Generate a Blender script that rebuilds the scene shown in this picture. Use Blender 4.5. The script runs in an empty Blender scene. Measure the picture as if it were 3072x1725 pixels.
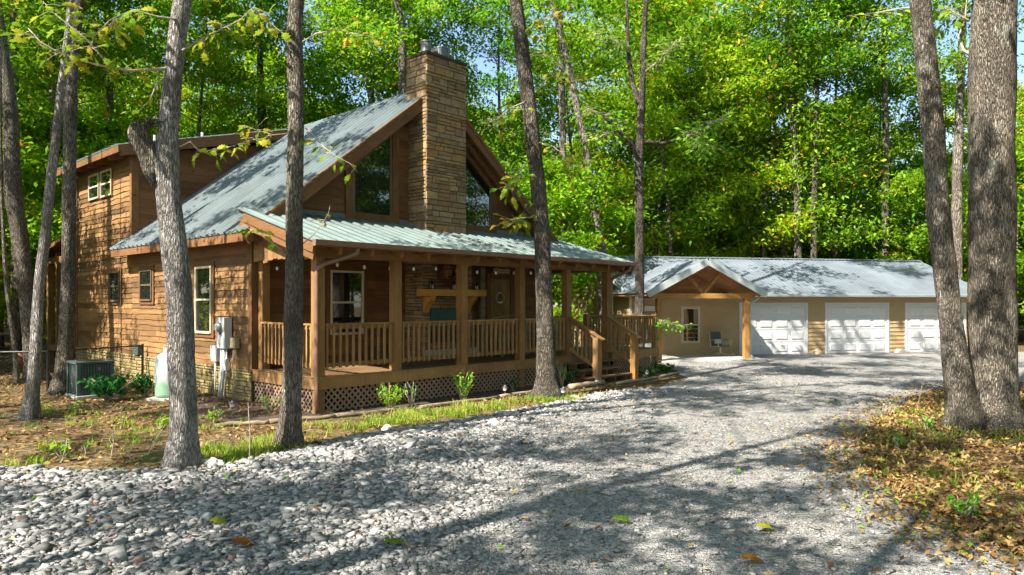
import bpy, math, random
import numpy as np
from mathutils import Vector, Matrix, noise as mnoise

random.seed(7)
RNG = np.random.default_rng(7)
R = math.radians
sc = bpy.context.scene
COL = sc.collection

# ------------------------------------------------------------------ camera, sky, sun, exposure
EYE = 2.3                       # camera height above the yard
FPX, CX, HZ = 2150.0, 1536.0, 906.0
cam_d = bpy.data.cameras.new('camera')
cam_d.sensor_width = 36.0
cam_d.lens = FPX / 3072.0 * 36.0
cam_d.shift_y = 43.5 / 3072.0
cam_d.clip_start = 0.1
cam_d.clip_end = 2000.0
cam = bpy.data.objects.new('camera', cam_d)
cam.location = (0, 0, EYE)
cam.rotation_euler = (R(90), 0, 0)
COL.objects.link(cam)
sc.camera = cam

SUN_DIR = Vector((0.683, 0.663, -1.0)).normalized()      # the way the light travels
SUN_EL = math.asin(-SUN_DIR.z)
SUN_AZ = math.atan2(-SUN_DIR.x, -SUN_DIR.y)             # compass angle of the sun, from +Y towards +X
w = bpy.data.worlds.new('World')
sc.world = w
w.use_nodes = True
nt = w.node_tree
for n in list(nt.nodes):
    nt.nodes.remove(n)
sky = nt.nodes.new('ShaderNodeTexSky')
sky.sky_type = 'NISHITA'
sky.sun_disc = False
sky.sun_elevation = SUN_EL
sky.sun_rotation = SUN_AZ
sky.air_density = 1.0
sky.dust_density = 1.0
sky.ozone_density = 1.0
bg = nt.nodes.new('ShaderNodeBackground')
bg.inputs['Strength'].default_value = 0.1
wo = nt.nodes.new('ShaderNodeOutputWorld')
nt.links.new(sky.outputs[0], bg.inputs['Color'])
nt.links.new(bg.outputs[0], wo.inputs['Surface'])

sun_d = bpy.data.lights.new('sun', 'SUN')
sun_d.energy = 5.0
sun_d.angle = R(0.53)
sun_d.color = (1.0, 0.93, 0.82)
sun = bpy.data.objects.new('sun', sun_d)
sun.rotation_euler = SUN_DIR.to_track_quat('-Z', 'Y').to_euler()
sun.location = (-20, -12, 30)
COL.objects.link(sun)

vs = sc.view_settings
vs.view_transform = 'Standard'
vs.look = 'None'
vs.gamma = 1.0
vs.use_curve_mapping = False
vs.exposure = 1.6
sc.render.engine = 'CYCLES'
sc.cycles.max_bounces = 4
sc.cycles.diffuse_bounces = 3
sc.cycles.glossy_bounces = 2
sc.cycles.transmission_bounces = 3
sc.cycles.use_adaptive_sampling = True
sc.cycles.adaptive_threshold = 0.03
sc.cycles.use_denoising = True
sc.cycles.use_light_tree = False

# ------------------------------------------------------------------ pixel to place helpers (only used to find where things stand)
def gp(x, y, z=0.0):
    Y = FPX * (EYE - z) / (y - HZ)
    return Vector(((x - CX) / FPX * Y, Y, z))

def at(x, y, Y):
    return Vector(((x - CX) / FPX * Y, Y, EYE - (y - HZ) / FPX * Y))

P0 = Vector((-3.998, 14.643, 0.0))
HA = R(47.084)
U = Vector((math.cos(HA), math.sin(HA), 0))
VV = Vector((-math.sin(HA), math.cos(HA), 0))
def hw(a, b, z=0.0):
    return P0 + U * a + VV * b + Vector((0, 0, z))
def hl(p):
    d = Vector((p[0] - P0.x, p[1] - P0.y, 0))
    return d.dot(U), d.dot(VV)
G0 = Vector((4.94, 30.0, 0.0))
GA = R(12.5)
GU = Vector((math.cos(GA), math.sin(GA), 0))
GV = Vector((-math.sin(GA), math.cos(GA), 0))
def gw(a, b, z=0.0):
    return G0 + GU * a + GV * b + Vector((0, 0, z))
def gl_(p):
    d = Vector((p[0] - G0.x, p[1] - G0.y, 0))
    return d.dot(GU), d.dot(GV)

# ------------------------------------------------------------------ materials
MATS = {}
class NT:
    def __init__(s, name):
        s.m = bpy.data.materials.new(name)
        s.m.use_nodes = True
        s.t = s.m.node_tree
        s.b = s.t.nodes['Principled BSDF']
        s.o = s.t.nodes['Material Output']
        MATS[name] = s.m
    def n(s, kind, **kw):
        nd = s.t.nodes.new('ShaderNode' + kind)
        for k, v in kw.items():
            if k in ('operation', 'blend_type', 'data_type', 'noise_dimensions', 'feature', 'attribute_name', 'distance', 'wave_type', 'bands_direction', 'clamp'):
                setattr(nd, k, v)
            else:
                nd.inputs[k.replace('_', ' ')].default_value = v
        return nd
    def l(s, a, b):
        s.t.links.new(a, b)
    def coords(s, scale=(1, 1, 1), rand=True):
        tc = s.n('TexCoord')
        mp = s.n('Mapping')
        mp.inputs['Scale'].default_value = scale
        s.l(tc.outputs['Object'], mp.inputs['Vector'])
        if rand:
            oi = s.n('ObjectInfo')
            mu = s.n('Math', operation='MULTIPLY'); mu.inputs[1].default_value = 37.0
            s.l(oi.outputs['Random'], mu.inputs[0])
            cb = s.n('CombineXYZ')
            for k in range(3):
                s.l(mu.outputs[0], cb.inputs[k])
            s.l(cb.outputs[0], mp.inputs['Location'])
        return mp.outputs[0]
    def noise(s, vec, scale, detail=4, rough=.55, dist=0.0):
        nd = s.n('TexNoise', Scale=scale, Detail=detail, Roughness=rough, Distortion=dist)
        s.l(vec, nd.inputs['Vector'])
        return nd.outputs['Fac']
    def ramp(s, fac, stops):
        nd = s.n('ValToRGB')
        el = nd.color_ramp.elements
        while len(el) < len(stops):
            el.new(0.5)
        for e, (p, c) in zip(el, stops):
            e.position = p
            e.color = (c[0], c[1], c[2], 1)
        s.l(fac, nd.inputs[0])
        return nd.outputs[0]
    def mix(s, fac, a, b, mode='MIX'):
        nd = s.n('MixRGB', blend_type=mode)
        if isinstance(fac, (int, float)): nd.inputs[0].default_value = fac
        else: s.l(fac, nd.inputs[0])
        for k, q in ((1, a), (2, b)):
            if isinstance(q, tuple): nd.inputs[k].default_value = (*q, 1)
            else: s.l(q, nd.inputs[k])
        return nd.outputs[0]
    def rand_value(s, lo, hi):
        oi = s.n('ObjectInfo')
        mr = s.n('MapRange')
        mr.inputs[3].default_value = lo; mr.inputs[4].default_value = hi
        s.l(oi.outputs['Random'], mr.inputs[0])
        return mr.outputs[0]
    def bright(s, col, val):
        hs = s.n('HueSaturation')
        s.l(col, hs.inputs['Color']); s.l(val, hs.inputs['Value'])
        return hs.outputs[0]
    def bump(s, h, strength=.3, dist=.02):
        bp = s.n('Bump', Strength=strength, Distance=dist)
        s.l(h, bp.inputs['Height'])
        s.l(bp.outputs[0], s.b.inputs['Normal'])
    def base(s, c, rough=.7, metal=0.0, spec=None):
        if isinstance(c, tuple): s.b.inputs['Base Color'].default_value = (*c, 1)
        else: s.l(c, s.b.inputs['Base Color'])
        s.b.inputs['Roughness'].default_value = rough
        s.b.inputs['Metallic'].default_value = metal
        if spec is not None: s.b.inputs['Specular IOR Level'].default_value = spec

def plain(name, c, rough=.6, metal=0.0, var=.12, nscale=6.0):
    s = NT(name)
    v = s.coords()
    f = s.noise(v, nscale, 5, .6)
    lo = tuple(x * (1 - var) for x in c); hi = tuple(min(1, x * (1 + var)) for x in c)
    s.base(s.ramp(f, [(.3, lo), (.7, hi)]), rough, metal)
    return s

def wood(name, dark, light, scale=(2, 2, 30), var=(.8, 1.2), rough=.7, knots=True):
    s = NT(name)
    v = s.coords(scale)
    g = s.noise(v, 1.6, 3, .65, .6)
    c = s.ramp(g, [(.25, dark), (.75, light)])
    v2 = s.coords((1, 1, 1))
    b = s.noise(v2, 1.1, 2, .6)
    c = s.mix(s.ramp(b, [(.35, (0, 0, 0)), (.7, (.5, .5, .5))]), c, tuple(x * .55 for x in dark))
    if knots:
        vo = s.n('TexVoronoi', Scale=1.4)
        s.l(v2, vo.inputs['Vector'])
        c = s.mix(s.ramp(vo.outputs['Distance'], [(.03, (1, 1, 1)), (.07, (0, 0, 0))]), c, tuple(x * .3 for x in dark))
    c = s.bright(c, s.rand_value(*var))
    s.base(c, rough, spec=.3)
    return s

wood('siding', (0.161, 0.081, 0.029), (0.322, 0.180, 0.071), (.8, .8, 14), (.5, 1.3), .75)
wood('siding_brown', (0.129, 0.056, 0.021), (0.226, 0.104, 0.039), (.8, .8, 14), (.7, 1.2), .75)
wood('trim', (0.120, 0.056, 0.021), (0.209, 0.104, 0.040), (6, 6, 1.5), (.85, 1.12), .7)
wood('trim_long', (0.137, 0.061, 0.023), (0.241, 0.119, 0.046), (1.2, 1.2, 16), (.85, 1.12), .7)
wood('porch_post', (0.201, 0.100, 0.032), (0.322, 0.173, 0.061), (12, 12, 1.2), (.9, 1.1), .65)
wood('porch_beam', (0.178, 0.085, 0.028), (0.289, 0.150, 0.050), (1.0, 1.0, 14), (.9, 1.1), .65)
wood('rail_wood', (0.249, 0.132, 0.049), (0.388, 0.221, 0.087), (9, 9, 2.0), (.8, 1.15), .65, False)
wood('deck_board', (0.163, 0.092, 0.041), (0.270, 0.160, 0.076), (1.0, 14, 14), (.8, 1.15), .7, False)
wood('new_cedar', (.30, .145, .038), (.46, .245, .07), (10, 10, 2.0), (.9, 1.05), .55)
wood('mantel_wood', (.50, .24, .050), (.62, .33, .080), (1, 9, 9), (.95, 1.05), .45)
wood('soffit_wood', (.26, .115, .045), (.42, .21, .085), (1, 1, 14), (.85, 1.1), .6)
wood('log_wood', (.19, .145, .09), (.38, .30, .20), (1.2, 12, 12), (.75, 1.15), .85)
wood('door_wood', (.17, .10, .035), (.27, .165, .06), (12, 12, 1), (.95, 1.05), .6)
wood('lattice_wood', (.24, .150, .100), (.36, .235, .16), (4, 4, 4), (.9, 1.1), .75, False)
plain('underdeck_shade', (.012, .010, .008), .9)  # near-black colour standing in for shade beneath the decks
plain('porch_ceiling', (.16, .085, .04), .8)
plain('vinyl', (.37, .265, .14), .55, 0, .06, 2.0)
plain('vinyl_trim', (.55, .52, .42), .5, 0, .05)
plain('white_paint', (.52, .53, .54), .45, 0, .04, 1.5)
plain('grey_trim', (.38, .42, .42), .5, 0, .06, 2)
plain('window_cream', (.50, .45, .31), .5, 0, .06)
plain('window_brown', (.12, .085, .05), .5, 0, .1)
plain('curtain', (.55, .55, .56), .9, 0, .25, 3)
plain('gutter_brown', (.20, .115, .075), .4, .1, .08)
plain('galv', (.18, .18, .175), .45, .75, .2, 8)
plain('black_metal', (.018, .018, .018), .45, .3)
plain('black_paint', (.02, .02, .022), .5)
plain('meter_grey', (.52, .53, .52), .5, .1, .06)
plain('pvc_grey', (.42, .43, .42), .45, 0, .06)
plain('ac_green', (.060, .090, .080), .5, .1, .1)
plain('ac_dark', (.020, .028, .026), .6, .1)
plain('teal_screen', (.030, .085, .075), .5)
plain('bulb_glass', (.75, .72, .66), .15)
plain('chair_teal', (.04, .12, .12), .6)
plain('candle', (.7, .66, .55), .6)
plain('concrete', (.44, .42, .38), .85, 0, .12, 4)
plain('rock', (.46, .36, .24), .9, 0, .35, 5)
plain('pale_rock', (.62, .58, .50), .9, 0, .2, 5)
plain('terracotta', (.34, .10, .05), .7, 0, .25)
plain('sign_wood', (.50, .36, .18), .7, 0, .12)
plain('tan_box', (.33, .27, .15), .6)
plain('mulch', (.060, .038, .028), .95, 0, .5, 40)
plain('chair_tube', (.55, .48, .36), .4, .3)
plain('chair_sling', (.045, .075, .065), .8, 0, .2, 30)
plain('wreath_red', (.30, .05, .03), .8, 0, .6, 14)
plain('wreath_dark', (.07, .05, .02), .9, 0, .5, 14)
plain('twig', (.40, .33, .25), .85, 0, .3, 10)

s = NT('tank_paint')               # weathered tank: chalky white above, green below
v = s.coords(rand=False)
sx = s.n('SeparateXYZ'); s.l(v, sx.inputs[0])
wob = s.noise(v, 3.0, 4)
ad = s.n('Math', operation='MULTIPLY_ADD'); ad.inputs[1].default_value = .35
s.l(wob, ad.inputs[0]); s.l(sx.outputs['Z'], ad.inputs[2])
c = s.ramp(ad.outputs[0], [(.50, (.20, .36, .23)), (.75, (.58, .62, .58)), (1.0, (.52, .58, .54))])
s.base(c, .5)

def roofing(name, c):
    s = NT(name)
    v = s.coords((1, 1, 1), False)
    f = s.noise(v, .8, 5, .6)
    col = s.ramp(f, [(.3, tuple(x * .75 for x in c)), (.7, tuple(min(1, x * 1.15) for x in c))])
    f2 = s.noise(s.coords((30, 1.2, 1.2), False), 1.5, 3, .5)
    col = s.mix(s.ramp(f2, [(.52, (0, 0, 0)), (.75, (.35, .35, .35))]), col, tuple(x * .55 for x in c))
    s.base(s.bright(col, s.rand_value(.9, 1.08)), .48, .2)
    s.b.inputs['Specular IOR Level'].default_value = .4
roofing('roof_metal', (.14, .172, .18))
roofing('roof_porch', (.145, .19, .18))
roofing('roof_garage', (.165, .195, .225))

def stone_mat(name, stops, rv=(.65, 1.25)):
    s = NT(name)
    oi = s.n('ObjectInfo')
    at_ = s.n('Attribute', attribute_name='tint')
    ad = s.n('Math', operation='ADD'); s.l(oi.outputs['Random'], ad.inputs[0]); s.l(at_.outputs['Fac'], ad.inputs[1])
    fr = s.n('Math', operation='FRACT'); s.l(ad.outputs[0], fr.inputs[0])
    c = s.ramp(fr.outputs[0], stops)
    v = s.coords()
    f = s.noise(v, 9.0, 6, .65)
    c = s.mix(s.ramp(f, [(.35, (0, 0, 0)), (.75, (.55, .55, .55))]), c, (.09, .065, .035))
    big = s.noise(s.coords((1, 1, .6), False), .9, 4, .6)
    c = s.mix(s.ramp(big, [(.5, (0, 0, 0)), (.72, (.6, .6, .6))]), c, (.07, .06, .035))
    s.base(c, .88, spec=.2)
    s.bump(f, .6, .02)
stone_mat('chimney_stone', [(0, (.42, .25, .095)), (.2, (.28, .165, .075)), (.4, (.44, .295, .14)), (.58, (.24, .15, .09)), (.75, (.37, .26, .15)), (.9, (.30, .21, .13)), (1, (.20, .125, .065))])
stone_mat('foundation_stone', [(0, (.36, .28, .10)), (.5, (.30, .23, .10)), (1, (.40, .32, .15))])
plain('mortar', (.06, .042, .025), .95, 0, .3, 20)

# glass that mirrors the woods in front of a dark room
s = NT('window_glass')
s.base((.012, .014, .012), .015)
s.b.inputs['IOR'].default_value = 2.3
v = s.coords((1, 1, 1))
s.bump(s.noise(v, 1.3, 2), .04, .02)

def bark(name, dark, light, lichen, sc_=1.0, lf=.35):
    s = NT(name)
    v = s.coords((11 * sc_, 11 * sc_, 1.9 * sc_))
    vo = s.n('TexVoronoi', Scale=2.2, feature='DISTANCE_TO_EDGE')
    nz = s.n('TexNoise', Scale=2.0, Detail=4.0)
    s.l(v, nz.inputs['Vector'])
    mx = s.n('MixRGB', blend_type='LINEAR_LIGHT'); mx.inputs[0].default_value = .42
    s.l(v, mx.inputs[1]); s.l(nz.outputs['Color'], mx.inputs[2])
    s.l(mx.outputs[0], vo.inputs['Vector'])
    ridge = s.n('MapRange'); ridge.inputs[2].default_value = .32; s.l(vo.outputs['Distance'], ridge.inputs[0])
    fine = s.noise(v, 5.0, 6, .7)
    h = s.n('Math', operation='MULTIPLY_ADD'); h.inputs[1].default_value = .45
    s.l(fine, h.inputs[0]); s.l(ridge.outputs[0], h.inputs[2])
    c = s.ramp(h.outputs[0], [(.14, tuple(x * .30 for x in dark)), (.42, dark), (.74, light)])
    lv = s.coords((1.6, 1.6, 1.0))
    ln = s.noise(lv, 2.4, 6, .7)
    c = s.mix(s.ramp(ln, [(.56, (0, 0, 0)), (.70, (lf, lf, lf))]), c, lichen)
    ln2 = s.noise(s.coords((1, 1, .5)), 1.5, 4, .6)
    c = s.mix(s.ramp(ln2, [(.45, (0, 0, 0)), (.68, (.8, .8, .8))]), c, tuple(x * .55 for x in dark))
    s.base(c, .92, spec=.15)
    s.bump(h.outputs[0], 1.0, .06)
bark('bark_grey', (.27, .24, .215), (.60, .56, .525), (.62, .60, .57), 1.5, .7)
bark('bark_oak', (.16, .132, .10), (.38, .33, .27), (.44, .45, .38), 1.4, .7)
bark('bark_dark', (.10, .084, .064), (.26, .225, .18), (.32, .31, .26), 1.4, .55)
bark('bark_forest', (.13, .105, .08), (.36, .31, .255), (.50, .47, .42), .7, .7)

def leafy(name, stops, rv=(.75, 1.25), hue=(.485, .515), trans=.5):
    s = NT(name)
    a = s.n('Attribute', attribute_name='tint')
    c = s.ramp(a.outputs['Fac'], stops)
    hs = s.n('HueSaturation'); hs.inputs['Saturation'].default_value = 1.0
    s.l(c, hs.inputs['Color']); s.l(s.rand_value(*rv), hs.inputs['Value'])
    oi = s.n('ObjectInfo')
    m2 = s.n('Math', operation='MULTIPLY'); m2.inputs[1].default_value = 7.31; s.l(oi.outputs['Random'], m2.inputs[0])
    fr = s.n('Math', operation='FRACT'); s.l(m2.outputs[0], fr.inputs[0])
    mr = s.n('MapRange'); mr.inputs[3].default_value = hue[0]; mr.inputs[4].default_value = hue[1]
    s.l(fr.outputs[0], mr.inputs[0]); s.l(mr.outputs[0], hs.inputs['Hue'])
    s.t.nodes.remove(s.b)
    df = s.n('BsdfDiffuse'); s.l(hs.outputs[0], df.inputs['Color'])
    tr = s.n('BsdfTranslucent')
    g = s.mix(1.0, hs.outputs[0], (1.0, 1.0, .55), 'MULTIPLY')
    s.l(g, tr.inputs['Color'])
    ms = s.n('MixShader'); ms.inputs[0].default_value = trans
    s.l(df.outputs[0], ms.inputs[1]); s.l(tr.outputs[0], ms.inputs[2])
    s.l(ms.outputs[0], s.o.inputs['Surface'])
leafy('leaf_green', [(0, (.08, .20, .016)), (.45, (.17, .35, .026)), (.8, (.34, .49, .04)), (.94, (.50, .52, .055)), (1, (.60, .30, .05))])
leafy('leaf_lime', [(0, (.12, .28, .015)), (.5, (.28, .48, .022)), (.85, (.46, .60, .035)), (.95, (.58, .52, .04)), (1, (.6, .28, .04))])
leafy('leaf_autumn', [(0, (.09, .22, .015)), (.45, (.24, .34, .03)), (.75, (.40, .36, .04)), (.92, (.50, .26, .04)), (1, (.35, .12, .03))])
leafy('leaf_shrub', [(0, (.06, .22, .015)), (.6, (.20, .46, .03)), (1, (.40, .52, .06))], (.9, 1.1))
leafy('leaf_dark', [(0, (.012, .075, .018)), (.7, (.03, .16, .03)), (1, (.07, .22, .03))], (.9, 1.1))
leafy('grass_blade', [(0, (.10, .22, .02)), (.4, (.24, .36, .04)), (.8, (.42, .46, .09)), (1, (.46, .38, .16))], (.95, 1.05))
leafy('dead_leaf', [(0, (.07, .035, .014)), (.3, (.16, .085, .032)), (.6, (.29, .175, .07)), (.85, (.42, .29, .12)), (.96, (.36, .32, .06)), (1, (.18, .32, .03))], (.95, 1.05), (.5, .5), .15)

s = NT('gravel_stone')
a = s.n('Attribute', attribute_name='tint')
c = s.ramp(a.outputs['Fac'], [(0, (.10, .099, .095)), (.4, (.235, .23, .223)), (.8, (.385, .373, .36)), (.95, (.50, .485, .47)), (1, (.28, .17, .125))])
f = s.noise(s.coords((1, 1, 1), False), 35, 4, .6)
c = s.mix(s.ramp(f, [(.4, (0, 0, 0)), (.8, (.4, .4, .4))]), c, (.16, .155, .15))
s.base(c, .85, spec=.25)

s = NT('gravel_bed')
v = s.coords((1, 1, 1), False)
vo = s.n('TexVoronoi', Scale=24.0); s.l(v, vo.inputs['Vector'])
vo2 = s.n('TexVoronoi', Scale=60.0); s.l(v, vo2.inputs['Vector'])
bw = s.n('RGBToBW'); s.l(vo.outputs['Color'], bw.inputs[0])
bw2 = s.n('RGBToBW'); s.l(vo2.outputs['Color'], bw2.inputs[0])
c1 = s.ramp(bw.outputs[0], [(.15, (.16, .156, .15)), (.5, (.33, .32, .307)), (.9, (.52, .505, .488))])
c2 = s.ramp(bw2.outputs[0], [(.15, (.14, .137, .133)), (.5, (.31, .30, .288)), (.9, (.50, .485, .468))])
c = s.mix(.5, c1, c2)
big = s.noise(v, .55, 5, .6)
c = s.mix(s.ramp(big, [(.45, (0, 0, 0)), (.75, (.4, .4, .4))]), c, (.20, .165, .12))
s.base(c, .9, spec=.2)
hh = s.n('Math', operation='ADD'); s.l(vo.outputs['Distance'], hh.inputs[0]); s.l(vo2.outputs['Distance'], hh.inputs[1])
bp = s.n('Bump', Strength=.9, Distance=.03); bp.invert = True
s.l(hh.outputs[0], bp.inputs['Height']); s.l(bp.outputs[0], s.b.inputs['Normal'])

s = NT('forest_floor')
v = s.coords((1, 1, 1), False)
vo = s.n('TexVoronoi', Scale=11.0); s.l(v, vo.inputs['Vector'])
bw = s.n('RGBToBW'); s.l(vo.outputs['Color'], bw.inputs[0])
c1 = s.ramp(bw.outputs[0], [(.1, (.045, .027, .013)), (.45, (.105, .066, .032)), (.75, (.18, .12, .06)), (.95, (.26, .19, .10))])
big = s.noise(v, .35, 5, .6)
c = s.mix(s.ramp(big, [(.42, (0, 0, 0)), (.62, (.8, .8, .8))]), c1, (.105, .085, .05))
gn = s.noise(v, .8, 6, .65)
c = s.mix(s.ramp(gn, [(.55, (0, 0, 0)), (.72, (.75, .75, .75))]), c, (.07, .12, .025))
s.base(c, .95, spec=.1)
s.bump(vo.outputs['Distance'], .8, .04)

# ------------------------------------------------------------------ mesh helpers
class MB:
    def __init__(s):
        s.v = []; s.f = []
    def add(s, V, F):
        o = len(s.v)
        s.v.extend([tuple(p) for p in V]); s.f.extend([tuple(i + o for i in q) for q in F])
        return s
    def box(s, x0, x1, y0, y1, z0, z1):
        V = [(x, y, z) for z in (z0, z1) for y in (y0, y1) for x in (x0, x1)]
        return s.add(V, [(0, 2, 3, 1), (4, 5, 7, 6), (0, 1, 5, 4), (2, 6, 7, 3), (0, 4, 6, 2), (1, 3, 7, 5)])
    def beam(s, p, q, wd, ht, up=(0, 0, 1)):
        p = Vector(p); q = Vector(q)
        d = (q - p).normalized(); sd = d.cross(Vector(up))
        if sd.length < 1e-4: sd = d.cross(Vector((1, 0, 0)))
        sd.normalize(); un = sd.cross(d).normalized()
        V = [e + sd * (a * wd / 2) + un * (b * ht / 2) for e in (p, q) for a, b in ((-1, -1), (1, -1), (1, 1), (-1, 1))]
        return s.add(V, [(3, 2, 1, 0), (4, 5, 6, 7), (0, 1, 5, 4), (1, 2, 6, 5), (2, 3, 7, 6), (3, 0, 4, 7)])
    def prism(s, poly, axis, a0, a1):
        """poly: 2-D outline; extruded along axis ('x' or 'y') from a0 to a1; outline is (other, z)."""
        n = len(poly)
        mk = (lambda a, p: (a, p[0], p[1])) if axis == 'x' else (lambda a, p: (p[0], a, p[1]))
        V = [mk(a0, p) for p in poly] + [mk(a1, p) for p in poly]
        F = [tuple(range(n)), tuple(range(2 * n - 1, n - 1, -1))] + [(i, i + n, (i + 1) % n + n, (i + 1) % n) for i in range(n)]
        return s.add(V, F)
    def tube(s, pts, rad, ns=8, cap=True):
        pts = [Vector(p) for p in pts]
        if not hasattr(rad, '__len__'): rad = [rad] * len(pts)
        o = len(s.v); n = len(pts); ref = None
        for i, p in enumerate(pts):
            t = (pts[min(i + 1, n - 1)] - pts[max(i - 1, 0)]).normalized()
            if ref is None:
                ref = Vector((1, 0, 0)) if abs(t.x) < .8 else Vector((0, 1, 0))
            a = (ref - t * ref.dot(t)).normalized(); b = t.cross(a); ref = a
            for k in range(ns):
                an = 2 * math.pi * k / ns
                s.v.append(tuple(p + (a * math.cos(an) + b * math.sin(an)) * rad[i]))
        for i in range(n - 1):
            for k in range(ns):
                k2 = (k + 1) % ns
                s.f.append((o + i * ns + k, o + i * ns + k2, o + (i + 1) * ns + k2, o + (i + 1) * ns + k))
        if cap:
            s.f.append(tuple(o + k for k in range(ns - 1, -1, -1)))
            s.f.append(tuple(o + (n - 1) * ns + k for k in range(ns)))
        return s
    def lathe(s, prof, c=(0, 0, 0), ns=16):
        o = len(s.v)
        for r, z in prof:
            for k in range(ns):
                an = 2 * math.pi * k / ns
                s.v.append((c[0] + r * math.cos(an), c[1] + r * math.sin(an), c[2] + z))
        for i in range(len(prof) - 1):
            for k in range(ns):
                k2 = (k + 1) % ns
                s.f.append((o + i * ns + k, o + i * ns + k2, o + (i + 1) * ns + k2, o + (i + 1) * ns + k))
        s.f.append(tuple(o + k for k in range(ns - 1, -1, -1)))
        s.f.append(tuple(o + (len(prof) - 1) * ns + k for k in range(ns)))
        return s
    def mesh(s, name, mat, smooth=False):
        me = bpy.data.meshes.new(name)
        me.from_pydata(s.v, [], s.f)
        if mat: me.materials.append(MATS[mat])
        if smooth:
            me.polygons.foreach_set('use_smooth', [True] * len(me.polygons))
        me.update()
        return me
    def build(s, name, mat, parent=None, smooth=False):
        return link(name, s.mesh(name, mat, smooth), parent)

def link(name, me, parent=None):
    o = bpy.data.objects.new(name, me)
    COL.objects.link(o)
    if parent: o.parent = parent
    return o

def np_mesh(name, V, F, mat, tint=None, smooth=False):
    """V (n,3) float, F (m,k) int with equal k."""
    me = bpy.data.meshes.new(name)
    V = np.ascontiguousarray(V, dtype=np.float32); F = np.ascontiguousarray(F, dtype=np.int32)
    m, k = F.shape
    me.vertices.add(len(V)); me.vertices.foreach_set('co', V.ravel())
    me.loops.add(m * k); me.loops.foreach_set('vertex_index', F.ravel())
    me.polygons.add(m); me.polygons.foreach_set('loop_start', np.arange(0, m * k, k, dtype=np.int32))
    if smooth: me.polygons.foreach_set('use_smooth', np.ones(m, dtype=bool))
    me.materials.append(MATS[mat])
    if tint is not None:
        at_ = me.attributes.new('tint', 'FLOAT', 'POINT')
        at_.data.foreach_set('value', np.ascontiguousarray(tint, dtype=np.float32))
    me.update(calc_edges=True)
    return me

def empty(name, loc=(0, 0, 0), rz=0.0, label=None, cat=None, group=None):
    o = bpy.data.objects.new(name, None)
    o.empty_display_size = .2
    COL.objects.link(o)
    o.location = loc; o.rotation_euler = (0, 0, rz)
    if label: tag(o, label, cat, group)
    return o
def tag(o, label, cat, group=None):
    o['label'] = label; o['category'] = cat
    if group: o['group'] = group
    return o
def kind(o, k, label=None):
    o['kind'] = k
    if label: o['label'] = label
    return o
def part(name, mat, parent, *boxes):
    m = MB()
    for b in boxes: m.box(*b)
    return m.build(name, mat, parent)

def fbm(p, sc_=1.0, o=3):
    return mnoise.fractal(Vector(p) * sc_, 1.0, 2.0, o)

# ================================================================== GROUND
def sheet(name, outline, z, mat):
    import bmesh
    bm = bmesh.new()
    vs_ = [bm.verts.new((p[0], p[1], z)) for p in outline]
    f_ = bm.faces.new(vs_)
    bmesh.ops.triangulate(bm, faces=[f_])
    bm.normal_update()
    if sum(f.normal.z for f in bm.faces) < 0:
        bmesh.ops.reverse_faces(bm, faces=bm.faces[:])
    me = bpy.data.meshes.new(name); bm.to_mesh(me); bm.free()
    me.materials.append(MATS[mat])
    return kind(link(name, me), 'structure')

def rough_line(pts, step=.25, amp=.18, seed=0.0):
    out = []
    for i in range(len(pts)):
        p = Vector(pts[i][:2]); q = Vector(pts[(i + 1) % len(pts)][:2])
        n = max(1, min(60, int((q - p).length / step)))
        for k in range(n):
            c = p.lerp(q, k / n)
            out.append((c.x + amp * mnoise.noise(Vector((c.x * .9, c.y * .9, seed))), c.y + amp * mnoise.noise(Vector((c.x * .9, c.y * .9, seed + 9.3)))))
    return out

m = MB(); m.add([(-300, -200, 0), (300, -200, 0), (300, 400, 0), (-300, 400, 0)], [(0, 1, 2, 3)])
kind(m.build('ground', 'forest_floor'), 'structure', 'leaf-strewn woodland ground around the cabin')

DRIVE_PX = [(0, 1403), (250, 1410), (500, 1410), (640, 1412), (760, 1385), (900, 1350), (1080, 1312), (1250, 1285), (1400, 1262), (1600, 1225), (1800, 1185), (1950, 1165), (2060, 1135), (2020, 1112), (1985, 1086)]
RIGHT_PX = [(2900, 1150), (2740, 1195), (2660, 1235), (2600, 1290), (2560, 1350), (2620, 1420), (2720, 1490), (2820, 1560), (2940, 1620), (3100, 1700)]
drive = [(-40, -6)] + [(-40, 10.2)] + [tuple(gp(*p)[:2]) for p in DRIVE_PX] + [tuple(gw(.4, -.02)[:2]), tuple(gw(17.4, -.02)[:2]), tuple(gw(22, -4)[:2]), tuple(gw(24, -12)[:2])] + [tuple(gp(*p)[:2]) for p in RIGHT_PX] + [(6.5, 5.0), (9, -6)]
DRIVE = rough_line(drive, .25, .22, 1.0)
kind(sheet('gravel_driveway', DRIVE, .012, 'gravel_bed'), 'structure', 'pale crushed stone driveway')
DP = np.array(DRIVE)
def in_drive(px, py):
    """vectorised point in polygon"""
    x, y = np.asarray(px), np.asarray(py)
    ins = np.zeros(x.shape, bool)
    j = len(DP) - 1
    for i in range(len(DP)):
        xi, yi = DP[i]; xj, yj = DP[j]
        c = ((yi > y) != (yj > y)) & (x < (xj - xi) * (y - yi) / (yj - yi + 1e-12) + xi)
        ins ^= c
        j = i
    return ins

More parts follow.
